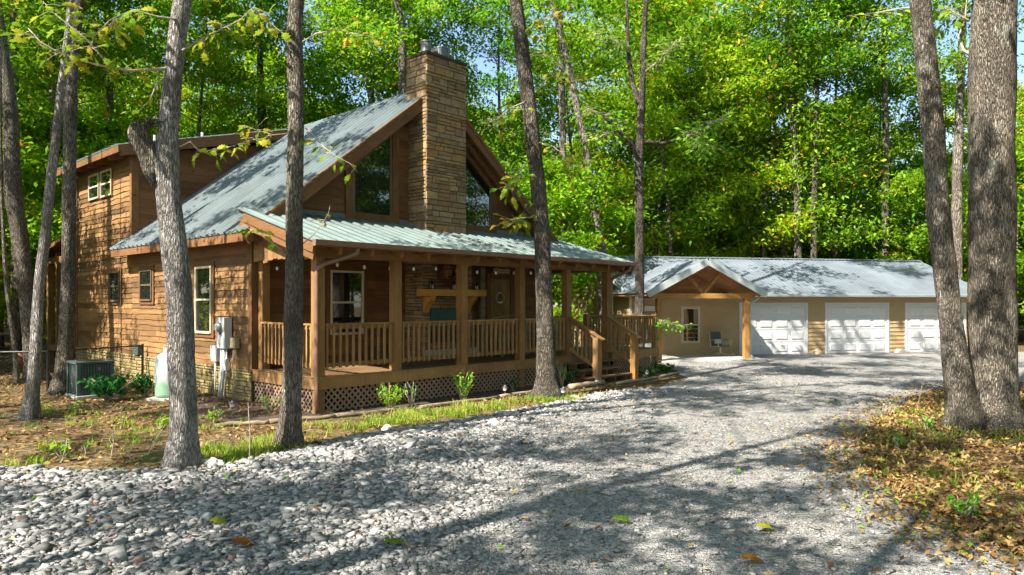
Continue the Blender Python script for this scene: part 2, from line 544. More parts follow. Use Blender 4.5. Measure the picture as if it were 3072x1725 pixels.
bed = [hw(-2.1, .1), hw(-1.3, -.25), hw(0, -.6), hw(1.7, -.92), hw(4.3, -1.0), hw(6.9, -.86), hw(8.2, -.7), hw(8.2, .05), hw(.2, .05), hw(.1, 2.6), hw(-.05, 4.6), hw(-1.0, 4.4), hw(-1.6, 2.0)]
kind(sheet('mulch_bed', rough_line([tuple(p[:2]) for p in bed], .2, .06, 4.0), .008, 'mulch'), 'structure', 'dark mulch bed along the porch')
pad = [gw(.1, -3.0), gw(4.4, -3.0), gw(4.4, -.03), gw(.1, -.03)]
m = MB(); m.box(.1, 4.5, -3.0, -.04, 0.0, .06)
o = m.build('concrete_pad', 'concrete'); o.location = G0; o.rotation_euler = (0, 0, GA); kind(o, 'structure', 'small concrete slab under the garage portico')

# ================================================================== shared building pieces
def frame_pt(O, A, N, a, n, z):
    return (O[0] + A[0] * a + N[0] * n, O[1] + A[1] * a + N[1] * n, O[2] + z)
def obox(mb, pl, a0, a1, n0, n1, z0, z1):
    V = [frame_pt(*pl, a, n, z) for z in (z0, z1) for n in (n0, n1) for a in (a0, a1)]
    return mb.add(V, [(0, 2, 3, 1), (4, 5, 7, 6), (0, 1, 5, 4), (2, 6, 7, 3), (0, 4, 6, 2), (1, 3, 7, 5)])
def opoly(mb, pl, poly, n0, n1):
    k = len(poly)
    V = [frame_pt(*pl, a, n0, z) for a, z in poly] + [frame_pt(*pl, a, n1, z) for a, z in poly]
    return mb.add(V, [tuple(range(k)), tuple(range(2 * k - 1, k - 1, -1))] + [(i, i + k, (i + 1) % k + k, (i + 1) % k) for i in range(k)])
def board(pl, z0, z1, b0, b1, t0, t1, amp, th, parent, mat, name='board'):
    """one lapped board with a live lower edge; b = extent at the bottom, t = at the top"""
    n = max(2, int(abs(b1 - b0) / .22)) if amp > .004 else 1
    sd = random.random() * 90
    mb = MB(); V = []
    for i in range(n + 1):
        f = i / n
        ab = b0 + (b1 - b0) * f; at_ = t0 + (t1 - t0) * f
        zb = z0 + amp * (mnoise.noise(Vector((ab * 2.1, sd, 0))) + .5 * mnoise.noise(Vector((ab * 5.3, sd, 3)))) - amp * .5
        V += [frame_pt(*pl, ab, -.005, zb), frame_pt(*pl, ab, th + .012 * mnoise.noise(Vector((ab * 1.3, sd, 7))) * (amp > .004), zb), frame_pt(*pl, at_, .004, z1 + .02)]
    F = []
    for i in range(n):
        a = i * 3; b = a + 3
        F += [(a, b, b + 1, a + 1), (a + 1, b + 1, b + 2, a + 2)]
    F += [(0, 1, 2), (n * 3, n * 3 + 2, n * 3 + 1)]
    mb.add(V, F)
    return mb.build(name, mat, parent)
def rows(pl, z0, z1, pitch, lo, hi, parent, mat, amp, th, seg=3.6, ranges=None):
    """courses from z0 to z1; lo(z), hi(z) give the extent; each course is split in boards"""
    n = max(1, round((z1 - z0) / pitch)); p = (z1 - z0) / n
    for r in range(n):
        za, zb = z0 + r * p, z0 + (r + 1) * p
        spans = ranges(za, zb) if ranges else [(lo(za), hi(za), lo(zb), hi(zb))]
        for (b0, b1, t0, t1) in spans:
            L = b1 - b0
            if L < .03: continue
            k = max(1, int(L / seg + random.random()))
            cuts = [0.0] + [(i + random.uniform(-.25, .25)) / k for i in range(1, k)] + [1.0]
            for c0, c1 in zip(cuts[:-1], cuts[1:]):
                g_ = .002 / max(L, .1)
                board(pl, za, zb, b0 + L * (c0 + g_), b0 + L * (c1 - g_), t0 + (t1 - t0) * (c0 + g_), t0 + (t1 - t0) * (c1 - g_), amp, th, parent, mat)
def window(parent, pl, a0, a1, z0, z1, frame='window_cream', casing='trim', cw=.1, split=True, n=.045, curtain=False, name='window'):
    mb = MB()
    obox(mb, pl, a0 - cw, a0, 0, n, z0 - cw, z1 + cw); obox(mb, pl, a1, a1 + cw, 0, n, z0 - cw, z1 + cw)
    obox(mb, pl, a0, a1, 0, n - .002, z1, z1 + cw); obox(mb, pl, a0, a1, 0, n - .002, z0 - cw, z0)
    wn = mb.build(name, casing, parent)
    f = MB(); t = .055
    obox(f, pl, a0 + .002, a0 + t, .0, n + .025, z0, z1); obox(f, pl, a1 - t, a1 - .002, .0, n + .025, z0, z1)
    obox(f, pl, a0 + t, a1 - t, .0, n + .023, z1 - t, z1 - .002); obox(f, pl, a0 + t, a1 - t, .0, n + .04, z0 - .01, z0 + t * .8)
    f.build('frame', frame, wn)
    zm = (z0 + z1) / 2
    spans = [(z0 + t * .8, zm), (zm, z1 - t)] if split else [(z0 + t * .8, z1 - t)]
    for q, (p0, p1) in enumerate(spans):
        pn = MB(); obox(pn, pl, a0 + t, a1 - t, .028, n - .008 - .006 * (q == 0 and split), p0, p1); pn.build('pane', 'window_glass', wn)
    if split:
        sr = MB(); obox(sr, pl, a0 + t, a1 - t, .03, n + .012, zm - .025, zm + .025); sr.build('sash_rail', frame, wn)
    return wn
def roof_sheet(name, parent, mat, p0, S, T, width, length, pitch=.15, h=.022):
    """one ribbed metal sheet; p0 = upper corner, S across the ribs, T down the slope"""
    S = Vector(S); T = Vector(T); Nn = S.cross(T)
    if Nn.z < 0: Nn = -Nn
    k = max(1, round(width / pitch)); p = width / k
    prof = []
    for i in range(k):
        x = i * p
        prof += [(x, 0), (x + p * .22, 0), (x + p * .26, h * .3), (x + p * .30, 0), (x + p * .52, 0), (x + p * .66, h), (x + p * .86, h)]
    prof.append((width, 0))
    V = []; n = len(prof)
    for t in (0, length):
        for x, hh in prof: V.append(Vector(p0) + S * x + T * t + Nn * hh)
    for t in (0, length):
        for x, hh in prof: V.append(Vector(p0) + S * x + T * t - Nn * .008)
    F = []
    for i in range(n - 1):
        F += [(i, i + 1, n + i + 1, n + i), (2 * n + i, 3 * n + i, 3 * n + i + 1, 2 * n + i + 1), (n + i, n + i + 1, 3 * n + i + 1, 3 * n + i), (i, 2 * n + i, 2 * n + i + 1, i + 1)]
    mb = MB(); mb.add(V, F)
    return mb.build(name, mat, parent)
def roof_run(parent, mat, p0, S, T, total, length, pitch=.30, h=.048, sheet_w=.92):
    k = max(1, round(total / sheet_w)); wd = total / k
    for i in range(k):
        roof_sheet('roof_sheet', parent, mat, Vector(p0) + Vector(S) * (i * wd + .001), S, T, wd - .002, length, pitch, h)
def stone_face(pl, a0, a1, z0, z1, parent, mat, hmin, hmax, wmin, wmax, skip=None, proud=.035):
    out = []
    z = z0
    while z < z1 - .02:
        h = min(random.choice((hmin, hmin * 1.15, (hmin + hmax) / 2, hmax)) * random.uniform(.9, 1.1), z1 - z)
        if z1 - z - h < hmin * .6: h = z1 - z
        a = a0
        while a < a1 - .02:
            wd = min(random.uniform(wmin, wmax), a1 - a)
            if a1 - a - wd < wmin * .6: wd = a1 - a
            sub = [(z, h)] if h < hmax * .75 or random.random() < .6 else [(z, h * .48), (z + h * .48, h * .52)]
            for (zz, hh) in sub:
                if skip and skip(a, a + wd, zz, zz + hh): continue
                g = .009; e = .014; pr = proud * random.uniform(.5, 1.35)
                j = lambda: random.uniform(-.006, .006)
                A0, A1, Z0, Z1 = a + g, a + wd - g, zz + g, zz + hh - g
                poly0 = [(A0, Z0), (A1, Z0), (A1, Z1), (A0, Z1)]
                poly1 = [(A0 + e + j(), Z0 + e + j()), (A1 - e + j(), Z0 + e + j()), (A1 - e + j(), Z1 - e + j()), (A0 + e + j(), Z1 - e + j())]
                V = [frame_pt(*pl, p, -.01, q) for p, q in poly0] + [frame_pt(*pl, p, pr * .7, q) for p, q in poly0] + [frame_pt(*pl, p, pr + random.uniform(-.006, .006), q) for p, q in poly1]
                F = [(0, 1, 5, 4), (1, 2, 6, 5), (2, 3, 7, 6), (3, 0, 4, 7), (4, 5, 9, 8), (5, 6, 10, 9), (6, 7, 11, 10), (7, 4, 8, 11), (8, 9, 10, 11)]
                out.append((V, F))
            a += wd
        z += h
    return out
def put_stones(lst, parent, mat, as_parts=True, name='stone'):
    if as_parts:
        for V, F in lst:
            mb = MB(); mb.add(V, F); mb.build(name, mat, parent)
    else:
        mb = MB(); tint = []
        for V, F in lst:
            mb.add(V, F); tint += [random.random()] * len(V)
        me = mb.mesh('stonework', mat)
        a_ = me.attributes.new('tint', 'FLOAT', 'POINT'); a_.data.foreach_set('value', np.array(tint, dtype=np.float32))
        kind(link('stonework', me, parent), 'stuff')

# ================================================================== CABIN
XC, ZR, SL = 5.22, 8.36, .786
zr = lambda x: ZR - SL * abs(x - XC)
cabin = empty('cabin', P0, HA, 'brown wooden cabin with steep green-grey metal roof and tall stone chimney', 'cabin')
YF, YD, YB, XW = 2.68, 10.09, 15.25, 10.44
LW = ((0, 0, 0), (0, 1, 0), (-1, 0, 0))           # left wall plane: a = y
FW = ((0, YF, 0), (1, 0, 0), (0, -1, 0))          # front wall plane
DW = ((0, YD, 0), (1, 0, 0), (0, -1, 0))          # dormer front wall
m = MB(); m.prism([(.01, 0), (XW - .01, 0), (XW - .01, zr(XW) - .2), (XC, ZR - .2), (.01, zr(0) - .2)], 'y', YF + .01, YB)
core = m.build('wall_shell', 'siding_brown', cabin)
m = MB(); m.prism([(.012, 3.2), (XC, 3.2), (XC, 7.9), (.012, 6.75)], 'y', YD + .01, YB - .01)
m.build('dormer_shell', 'siding_brown', cabin)

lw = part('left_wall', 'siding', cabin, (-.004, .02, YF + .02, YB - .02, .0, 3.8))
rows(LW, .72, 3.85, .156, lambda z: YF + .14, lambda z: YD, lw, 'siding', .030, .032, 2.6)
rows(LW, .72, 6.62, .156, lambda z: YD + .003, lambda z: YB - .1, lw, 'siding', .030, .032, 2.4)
part('corner_board', 'trim', cabin, (-.05, .10, YF - .05, YF + .13, .7, 3.9))
part('corner_board', 'trim', cabin, (-.05, .10, YB - .10, YB + .04, .0, 6.6))
part('corner_board', 'trim', cabin, (-.048, .16, YD - .045, YD + .12, 3.9, 6.62))
part('frieze_board', 'trim_long', cabin, (-.055, .0, YF + .13, YD + .3, 3.42, 3.72))
fs = part('foundation', 'mortar', cabin, (-.03, .0, YF + .0, YB, 0, .74))
put_stones(stone_face(((-.03, 0, 0), (0, 1, 0), (-1, 0, 0)), YF - .03, 9.2, .0, .74, fs, 'foundation_stone', .07, .16, .16, .42), fs, 'foundation_stone')
put_stones(stone_face(((-.03, 0, 0), (0, 1, 0), (-1, 0, 0)), 9.2, YB, .0, .74, fs, 'foundation_stone', .08, .16, .2, .42), fs, 'foundation_stone', False)
part('foundation', 'mortar', cabin, (0, .5, YF - .03, YF + .05, 0, .73))

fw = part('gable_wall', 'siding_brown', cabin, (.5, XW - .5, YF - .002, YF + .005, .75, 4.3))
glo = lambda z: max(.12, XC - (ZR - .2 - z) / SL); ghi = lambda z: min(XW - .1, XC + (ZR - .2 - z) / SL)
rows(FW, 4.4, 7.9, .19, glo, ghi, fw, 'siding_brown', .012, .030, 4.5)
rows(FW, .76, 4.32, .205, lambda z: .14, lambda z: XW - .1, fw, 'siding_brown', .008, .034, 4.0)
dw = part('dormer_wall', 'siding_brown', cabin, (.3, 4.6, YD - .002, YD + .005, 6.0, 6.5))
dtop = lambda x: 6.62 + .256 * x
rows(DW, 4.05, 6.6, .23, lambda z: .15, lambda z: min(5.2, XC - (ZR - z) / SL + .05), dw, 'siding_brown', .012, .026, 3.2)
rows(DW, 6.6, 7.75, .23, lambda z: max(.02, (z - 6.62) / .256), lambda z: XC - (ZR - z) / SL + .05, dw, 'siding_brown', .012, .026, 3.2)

# windows of the left wall (y extents) and the porch wall
for (a0, a1, z0, z1) in ((4.66, 5.58, 1.52, 3.20), (8.45, 9.34, 2.34, 3.24), (11.0, 11.9, 2.32, 3.26)):
    window(cabin, LW, a0, a1, z0, z1, 'window_cream' if a0 < 6 else 'window_brown', 'trim', .11, True, .06)
window(cabin, LW, 11.72, 12.72, 5.68, 6.52, 'window_cream', 'trim', .05, True, .055)
window(cabin, LW, 12.88, 13.88, 5.70, 6.52, 'window_cream', 'trim', .05, True, .055)
window(cabin, FW, 2.02, 3.02, 1.48, 3.1, 'window_cream', 'trim', .12, True, .06)
# trapezoid gable windows either side of the chimney
for sgn in (-1, 1):
    X = lambda d: XC + sgn * d
    outer = [(X(2.52), 4.62), (X(1.28), 4.62), (X(1.28), 6.80), (X(2.52), 5.80)]
    mb = MB()
    opoly(mb, FW, outer, .035, .045)
    wn = MB()
    def bar(p, q, wd, n1):
        p = Vector(p); q = Vector(q); d = (q - p).normalized(); s_ = Vector((-d.y, d.x)) * wd / 2
        opoly(wn, FW, [tuple(p - s_), tuple(q - s_), tuple(q + s_), tuple(p + s_)], 0, n1)
    bar((X(2.64), 4.40), (X(2.64), 5.86), .22, .075); bar((X(1.16), 4.40), (X(1.16), 7.05), .22, .078)
    bar((X(2.75), 4.52), (X(1.05), 4.52), .20, .082); bar((X(2.70), 5.73), (X(1.10), 7.02), .14, .086)
    wo_ = wn.build('gable_window', 'trim', cabin)
    mb.build('pane', 'window_glass', wo_)
    f2 = MB(); wn = f2
    bar((X(2.49), 4.62), (X(2.49), 5.80), .06, .062); bar((X(1.31), 4.62), (X(1.31), 6.8), .06, .062)
    f2.build('frame', 'window_brown', wo_)

# roof
def slope_part(name, poly, y0, y1, mat):
    mb = MB(); mb.prism(poly, 'y', y0, y1); return mb.build(name, mat, cabin)
T_l = Vector((-1, 0, -SL)).normalized(); T_r = Vector((1, 0, -SL)).normalized()
LEN = (XC + .52) * math.sqrt(1 + SL * SL)
rl = slope_part('left_roof', [(-.48, zr(-.48) - .03), (XC, ZR - .03), (XC, ZR - .14), (-.48, zr(-.48) - .14)], 2.16, 10.42, 'soffit_wood')
roof_run(rl, 'roof_metal', (XC, 2.1, ZR), (0, 1, 0), T_l, 8.36, LEN)
rr = slope_part('right_roof', [(XC, ZR - .03), (XC * 2 + .48, zr(-.48) - .03), (XC * 2 + .48, zr(-.48) - .14), (XC, ZR - .14)], 2.16, YB + .4, 'soffit_wood')
roof_run(rr, 'roof_metal', (XC, 2.1, ZR), (0, 1, 0), T_r, YB + .45 - 2.1, LEN)
mb = MB(); mb.prism([(XC - .2, ZR - .13), (XC, ZR + .05), (XC + .2, ZR - .13), (XC + .18, ZR - .10 - .05), (XC, ZR + .02), (XC - .18, ZR - .15)], 'y', 2.08, YB + .45)
mb.build('ridge_cap', 'roof_metal', cabin)
for sgn in (-1, 1):
    e0 = (XC + sgn * (XC + .46), 2.13, zr(-.46) - .19); e1 = (XC + sgn * .06, 2.13, ZR - .22)
    mb = MB(); mb.beam(e0, e1, .07, .30, (0, 0, 1)); mb.build('rake_board', 'trim_long', cabin)
    mb = MB(); mb.beam((XC + sgn * (XC + .3), 2.09, zr(-.3) - .09), (XC + sgn * .1, 2.09, ZR - .12), .03, .09, (0, 0, 1)); mb.build('rake_trim', 'trim_long', cabin)
    mb = MB(); mb.beam((XC + sgn * (XC - .2), 2.45, zr(.2) - .32), (XC + sgn * .4, 2.45, ZR - .62), .12, .2, (0, 0, 1)); mb.build('rafter', 'trim_long', cabin)
    for yy in (2.9, 3.9, 4.9, 5.9, 6.9, 7.9, 8.9, 9.8):
        mb = MB(); mb.beam((XC + sgn * (XC + .44), yy, zr(-.44) - .22), (XC + sgn * (XC - .3), yy, zr(.3) - .22), .08, .15); mb.build('rafter_tail', 'trim', cabin)
part('eave_board', 'trim_long', cabin, (-.50, -.46, 2.17, 10.4, zr(-.48) - .24, zr(-.48) - .035))
# dormer roof: low shed running up to the ridge
dz = lambda x: 7.02 + .256 * x
mb = MB(); mb.prism([(-.5, dz(-.5) - .02), (XC, dz(XC) - .02), (XC, dz(XC) - .1), (-.5, dz(-.5) - .1)], 'y', 9.72, YB + .4)
dr = mb.build('dormer_roof', 'soffit_wood', cabin)
roof_run(dr, 'roof_metal', (XC, 9.68, dz(XC)), (0, 1, 0), Vector((-1, 0, -.256)).normalized(), YB + .45 - 9.68, (XC + .55) * 1.032)
mb = MB(); mb.beam((-.48, 9.69, dz(-.48) - .17), (5.0, 9.69, dz(5.0) - .17), .06, .30); mb.build('rake_board', 'trim_long', cabin)
part('eave_board', 'trim_long', cabin, (-.54, -.49, 9.66, YB + .42, dz(-.5) - .22, dz(-.5) - .03))
for yy in (9.8, 10.75, 11.7, 12.65, 13.6, 14.55, 15.4):
    mb = MB(); mb.beam((-.46, yy, dz(-.46) - .22), (.3, yy, dz(.3) - .22), .12, .2); mb.build('rafter_tail', 'trim', cabin)
mb = MB(); mb.tube([(1.2, 11.6, 7.2), (1.2, 11.6, 7.75)], .045, 8); mb.build('vent_pipe', 'white_paint', cabin)
mb = MB(); mb.tube([(3.2, 12.6, 7.7), (3.2, 12.6, 8.35)], .05, 8); mb.build('vent_pipe', 'white_paint', cabin)

# chimney and porch fireplace
ch = part('chimney', 'mortar', cabin, (4.57, 5.99, 1.94, 2.78, 4.0, 9.0), (4.44, 6.22, 1.94, 2.7, .76, 4.1))
CF = ((0, 1.94, 0), (1, 0, 0), (0, -1, 0))
CL = ((4.57, 0, 0), (0, 1, 0), (-1, 0, 0)); CL2 = ((4.44, 0, 0), (0, 1, 0), (-1, 0, 0))
put_stones(stone_face(CF, 4.54, 6.02, 4.12, 9.0, ch, 'chimney_stone', .08, .21, .20, .56), ch, 'chimney_stone')
put_stones(stone_face(CL, 1.93, 2.76, 4.12, 9.0, ch, 'chimney_stone', .08, .21, .20, .52), ch, 'chimney_stone')
CR = ((5.99, 0, 0), (0, 1, 0), (1, 0, 0)); CB = ((0, 2.78, 0), (1, 0, 0), (0, 1, 0))
put_stones(stone_face(CR, 1.93, 2.76, 4.12, 9.0, ch, 'chimney_stone', .085, .17, .24, .48) + stone_face(CB, 4.57, 5.99, 7.6, 9.0, ch, 'chimney_stone', .085, .17, .24, .48), ch, 'chimney_stone', False)
hole = lambda a0, a1, z0, z1: a1 > 4.66 and a0 < 5.86 and z1 > 1.22 and z0 < 2.12
fb = []
for (a0, a1, z0, z1) in ((4.41, 6.25, .78, 1.2), (4.41, 4.68, 1.2, 2.12), (5.86, 6.25, 1.2, 2.12), (4.41, 6.25, 2.12, 4.05)):
    fb += stone_face(CF, a0, a1, z0, z1, ch, 'chimney_stone', .075, .14, .2, .42)
fb += stone_face(CL2, 1.93, 2.66, .78, 4.05, ch, 'chimney_stone', .08, .15, .2, .4)
put_stones(fb, ch, 'chimney_stone', False)
part('firebox', 'black_paint', ch, (4.70, 5.84, 1.925, 1.938, 1.22, 2.1))
part('fire_hood', 'teal_screen', ch, (4.70, 5.84, 1.905, 1.93, 1.72, 2.1))
part('hearth', 'concrete', ch, (4.5, 6.1, 1.5, 1.9, .78, 1.02))
part('chimney_cap', 'mortar', ch, (4.52, 6.04, 1.88, 2.82, 9.0, 9.07))
mb = MB(); mb.lathe([(.16, 0), (.16, .04), (.13, .06), (.13, .14), (.15, .15), (.15, .42), (.17, .43), (.17, .46), (.02, .47)], (4.93, 2.38, 9.06), 18); mb.build('flue', 'galv', ch)
mb = MB(); mb.lathe([(.13, 0), (.13, .09), (.24, .10), (.24, .36), (.25, .37), (.25, .40), (.02, .41)], (5.50, 2.40, 9.06), 20); fl = mb.build('flue', 'galv', ch)
mb = MB()
for k in range(14):
    an = k * math.pi / 7
    mb.tube([(5.5 + .252 * math.cos(an), 2.4 + .252 * math.sin(an), 9.17), (5.5 + .252 * math.cos(an), 2.4 + .252 * math.sin(an), 9.42)], .008, 4)
mb.build('flue_cage', 'galv', ch)
mn = part('mantel', 'mantel_wood', ch, (4.2, 6.42, 1.50, 1.9, 2.46, 2.64))
for x in (4.52, 6.06):
    mb = MB(); mb.prism([(1.9, 2.0), (1.9, 2.455), (1.58, 2.455), (1.62, 2.36), (1.8, 2.2)], 'x', x - .09, x + .09); mb.build('corbel', 'mantel_wood', ch)
# front door
dr_ = part('front_door', 'door_wood', cabin, (7.70, 8.58, YF - .05, YF - .03, .78, 3.0))
for x in (7.70, 7.88, 8.055, 8.23, 8.405):
    part('plank', 'door_wood', dr_, (x + .004, x + .171, YF - .075, YF - .051, .8, 2.98))
part('door_frame', 'trim', dr_, (7.52, 7.69, YF - .10, YF - .02, .77, 3.18), (8.59, 8.76, YF - .10, YF - .02, .77, 3.18), (7.692, 8.588, YF - .098, YF - .02, 3.01, 3.18))
mb = MB(); mb.lathe([(.03, 0), (.035, .02), (.03, .05)], (8.47, YF - .13, 1.85), 10); mb.build('knob', 'galv', dr_)
part('jamb_post', 'log_wood', cabin, (7.20, 7.40, YF - .16, YF - .04, .77, 3.35), (8.86, 9.02, YF - .16, YF - .04, .77, 3.35))

# rear porch seen beyond the far corner
mb = MB(); mb.prism([(YB + .01, 4.72), (18.7, 4.12), (18.7, 3.98), (YB + .01, 4.58)], 'x', -.35, 10.0); rp = mb.build('rear_porch_roof', 'trim_long', cabin)
part('rear_post', 'porch_post', cabin, (-.1, .1, 17.3, 17.5, 0, 4.1)); part('rear_post', 'porch_post', cabin, (-.1, .1, 18.4, 18.6, 0, 3.95))
part('rear_beam', 'trim_long', cabin, (-.11, .11, YB + .05, 18.65, 3.72, 3.97))
part('rear_deck', 'deck_board', cabin, (-.1, 10, YB + .05, 18.6, .5, .72))
for k in range(9):
    part('rear_baluster', 'rail_wood', cabin, (-.03, .02, YB + .35 + k * .21, YB + .40 + k * .21, .8, 1.75))
part('rear_rail', 'rail_wood', cabin, (-.06, .05, YB + .05, 17.28, 1.75, 1.82))

# wall fittings
gd = part('dryer_vent', 'ac_green', cabin, (-.12, -.03, 9.35, 9.75, .75, 1.05))

# ================================================================== COVERED PORCH
porch = empty('covered_porch', P0, HA, 'covered front porch with square posts, baluster railing and lattice skirting', 'porch')
PX = [.1, 2.1, 4.16, 6.29, 8.3, 10.28]
for x in PX:
    part('post', 'porch_post', porch, (x - .10, x + .10, .0, .2, .752, 3.225))
    if x < 8: part('pier', 'deck_board', porch, (x - .11, x + .11, .012, .14, 0, .498))
part('beam', 'porch_beam', porch, (-.05, 10.72, .01, .19, 3.225, 3.50))
part('side_beam', 'porch_beam', porch, (.02, .18, .192, YF - .06, 3.24, 3.48))
part('side_beam', 'porch_beam', porch, (10.2, 10.36, .192, YF - .06, 3.24, 3.48))
part('back_post', 'porch_post', porch, (.112, .30, YF - .24, YF - .055, .752, 3.24))
PSL = (4.42 - 3.50) / (YF + .5)
pz = lambda y: 3.50 + PSL * (y + .5)
mb = MB(); mb.prism([(-.46, pz(-.46) - .03), (YF - .01, pz(YF) - .03), (YF - .01, pz(YF) - .09), (-.46, pz(-.46) - .09)], 'x', -.34, 10.8)
pr_ = mb.build('porch_roof', 'porch_ceiling', porch)
roof_run(pr_, 'roof_porch', (-.42, YF - .01, pz(YF)), (1, 0, 0), Vector((0, -1, -PSL)).normalized(), 11.3, (YF + .53) * math.sqrt(1 + PSL ** 2), .305, .045)
part('flashing', 'roof_porch', porch, (.2, 4.5, YF - .06, YF - .036, pz(YF) - .0, pz(YF) + .13), (6.06, 10.3, YF - .06, YF - .036, pz(YF), pz(YF) + .13))
for k in range(14):
    x = .3 + k * .78
    mb = MB(); mb.beam((x, -.44, pz(-.44) - .17), (x, YF - .1, pz(YF - .1) - .17), .07, .15); mb.build('rafter', 'porch_beam', porch)
for x, s_ in ((-.37, -1), (10.83, 1)):
    mb = MB(); mb.beam((x, -.52, pz(-.52) - .13), (x, 2.36 if s_ < 0 else YF, pz(2.36 if s_ < 0 else YF) - .13), .05, .20); mb.build('rake_board', 'trim_long', porch)
    mb = MB(); mb.beam((x + .03 * -s_, -.48, pz(-.48) - .30), (x + .03 * -s_, YF - .1, pz(YF - .1) - .30), .05, .16); mb.build('rake_board', 'trim_long', porch)
# live-edge filler planks over the porch's open side
n = 11
for k in range(n):
    y0 = .2 + k * (YF - .3) / n; y1 = y0 + (YF - .3) / n - .006
    zb = 3.27 + .07 * mnoise.noise(Vector((k * .7, 3.1, 0))) - .05
    mb = MB(); mb.prism([(y0, zb + random.uniform(-.03, .03)), (y1, zb + random.uniform(-.03, .03)), (y1, pz(y1) - .1), (y0, pz(y0) - .1)], 'x', -.03, .015); mb.build('gable_plank', 'siding', porch)
mb = MB(); mb.prism([(-.52, 3.40), (-.63, 3.42), (-.65, 3.52), (-.63, 3.525), (-.62, 3.43), (-.53, 3.415), (-.53, 3.52), (-.515, 3.52)], 'x', -.40, 10.86); gt = mb.build('gutter', 'gutter_brown', porch)
part('gutter_end', 'gutter_brown', gt, (-.41, -.402, -.64, -.51, 3.40, 3.525)); part('gutter_end', 'gutter_brown', gt, (10.862, 10.87, -.64, -.51, 3.40, 3.525))
def downspout(pts):
    mb = MB(); mb.tube(pts, .05, 6); return mb.build('downspout', 'gutter_brown', porch, True)
downspout([(.62, -.57, 3.41), (.60, -.56, 3.30), (.45, -.42, 3.22), (.08, -.15, 3.08), (-.02, -.07, 2.98), (-.03, -.06, 2.8), (-.03, -.06, .55), (-.03, -.1, .1)])
downspout([(10.6, -.57, 3.41), (10.6, -.54, 3.28), (10.55, -.3, 3.18), (10.46, .0, 3.02), (10.45, .05, 2.85), (10.45, .05, .8)])
# deck
dk = part('deck_frame', 'deck_board', porch, (.03, 10.35, .05, YF - .06, .52, .715))
k = 18
for i in range(k):
    y0 = .02 + i * (YF - .12) / k
    part('plank', 'deck_board', dk, (.0, 10.38, y0, y0 + (YF - .12) / k - .006, .718, .75))
part('rim_board', 'rail_wood', porch, (-.03, 4.155, -.03, .018, .50, .742), (-.045, 4.155, -.05, .018, .742, .756))
part('rim_board', 'rail_wood', porch, (4.16, 8.35, -.03, .018, .50, .742), (4.16, 8.35, -.05, .018, .742, .756))
part('rim_board', 'rail_wood', porch, (-.03, .0, .02, YF - .05, .50, .742), (-.045, .0, .02, YF - .05, .742, .756))
def lattice(parent, pl, a0, a1, z0, z1, pitch=.105, wd=.045):
    mb = MB()
    for lay, sg in ((0, 1), (1, -1)):
        c = a0 - (z1 - z0) - 1
        while c < a1 + (z1 - z0) + 1:
            # strip centre line a = c + sg*(z - z0)
            pts = []
            for off in (-wd * .707, wd * .707):
                za, zb = z0, z1
                f = lambda z: c + off + sg * (z - z0)
                lo_, hi_ = sorted((f(za), f(zb)))
                pts.append((za, zb))
            A = lambda z, off: c + off + sg * (z - z0)
            zs0, zs1 = z0, z1
            if sg > 0:
                zs0 = max(z0, z0 + a0 - c); zs1 = min(z1, z0 + a1 - c)
            else:
                zs0 = max(z0, z0 - (a1 - c)); zs1 = min(z1, z0 - (a0 - c))
            if zs1 - zs0 > .03:
                q = wd * .707
                poly = [(A(zs0, -q), zs0), (A(zs0, q), zs0), (A(zs1, q), zs1), (A(zs1, -q), zs1)]
                poly = [(min(max(a, a0), a1), z) for a, z in poly]
                opoly(mb, pl, poly, .004 + lay * .009, .012 + lay * .009)
            c += pitch * 1.414 / 1.0
    o = mb.build('lattice_panel', 'lattice_wood', parent)
    kind(o, 'stuff')
    return o
PF = ((0, .05, 0), (1, 0, 0), (0, -1, 0))
for a, b in zip(PX[:-2], PX[1:-1]): lattice(porch, PF, a + .12, b - .12, .02, .495)
lattice(porch, ((.02, 0, 0), (0, 1, 0), (-1, 0, 0)), .16, YF - .08, .02, .495)
part('shade_sheet', 'underdeck_shade', porch, (.1, 10.2, .3, .32, .0, .5)); part('shade_sheet', 'underdeck_shade', porch, (.2, .22, .33, YF - .1, .0, .5))  # added near-black sheets behind the lattice paint the shade under the porch
def railing(parent, pl, a0, a1, zt=1.85, zb=.94, n=None, mat='rail_wood'):
    mb = MB(); obox(mb, pl, a0, a1, -.05, .06, zt - .04, zt); obox(mb, pl, a0, a1, -.02, .02, zt - .12, zt - .042)
    r = mb.build('railing', mat, parent)
    mb = MB(); obox(mb, pl, a0, a1, -.02, .02, zb, zb + .08); mb.build('bottom_rail', mat, r)
    n = n or max(2, round((a1 - a0) / .158))
    me = None
    for k in range(n):
        a = a0 + (k + .5) * (a1 - a0) / n
        mb = MB(); obox(mb, pl, a - .024, a + .024, .022, .066, zb - .02, zt - .045)
        mb.build('baluster', mat, r)
    return r
PR = ((0, .1, 0), (1, 0, 0), (0, -1, 0))
for a, b in zip(PX[:-2], PX[1:-1]): railing(porch, PR, a + .10, b - .10)
railing(porch, ((.1, 0, 0), (0, 1, 0), (-1, 0, 0)), .2, YF - .26)

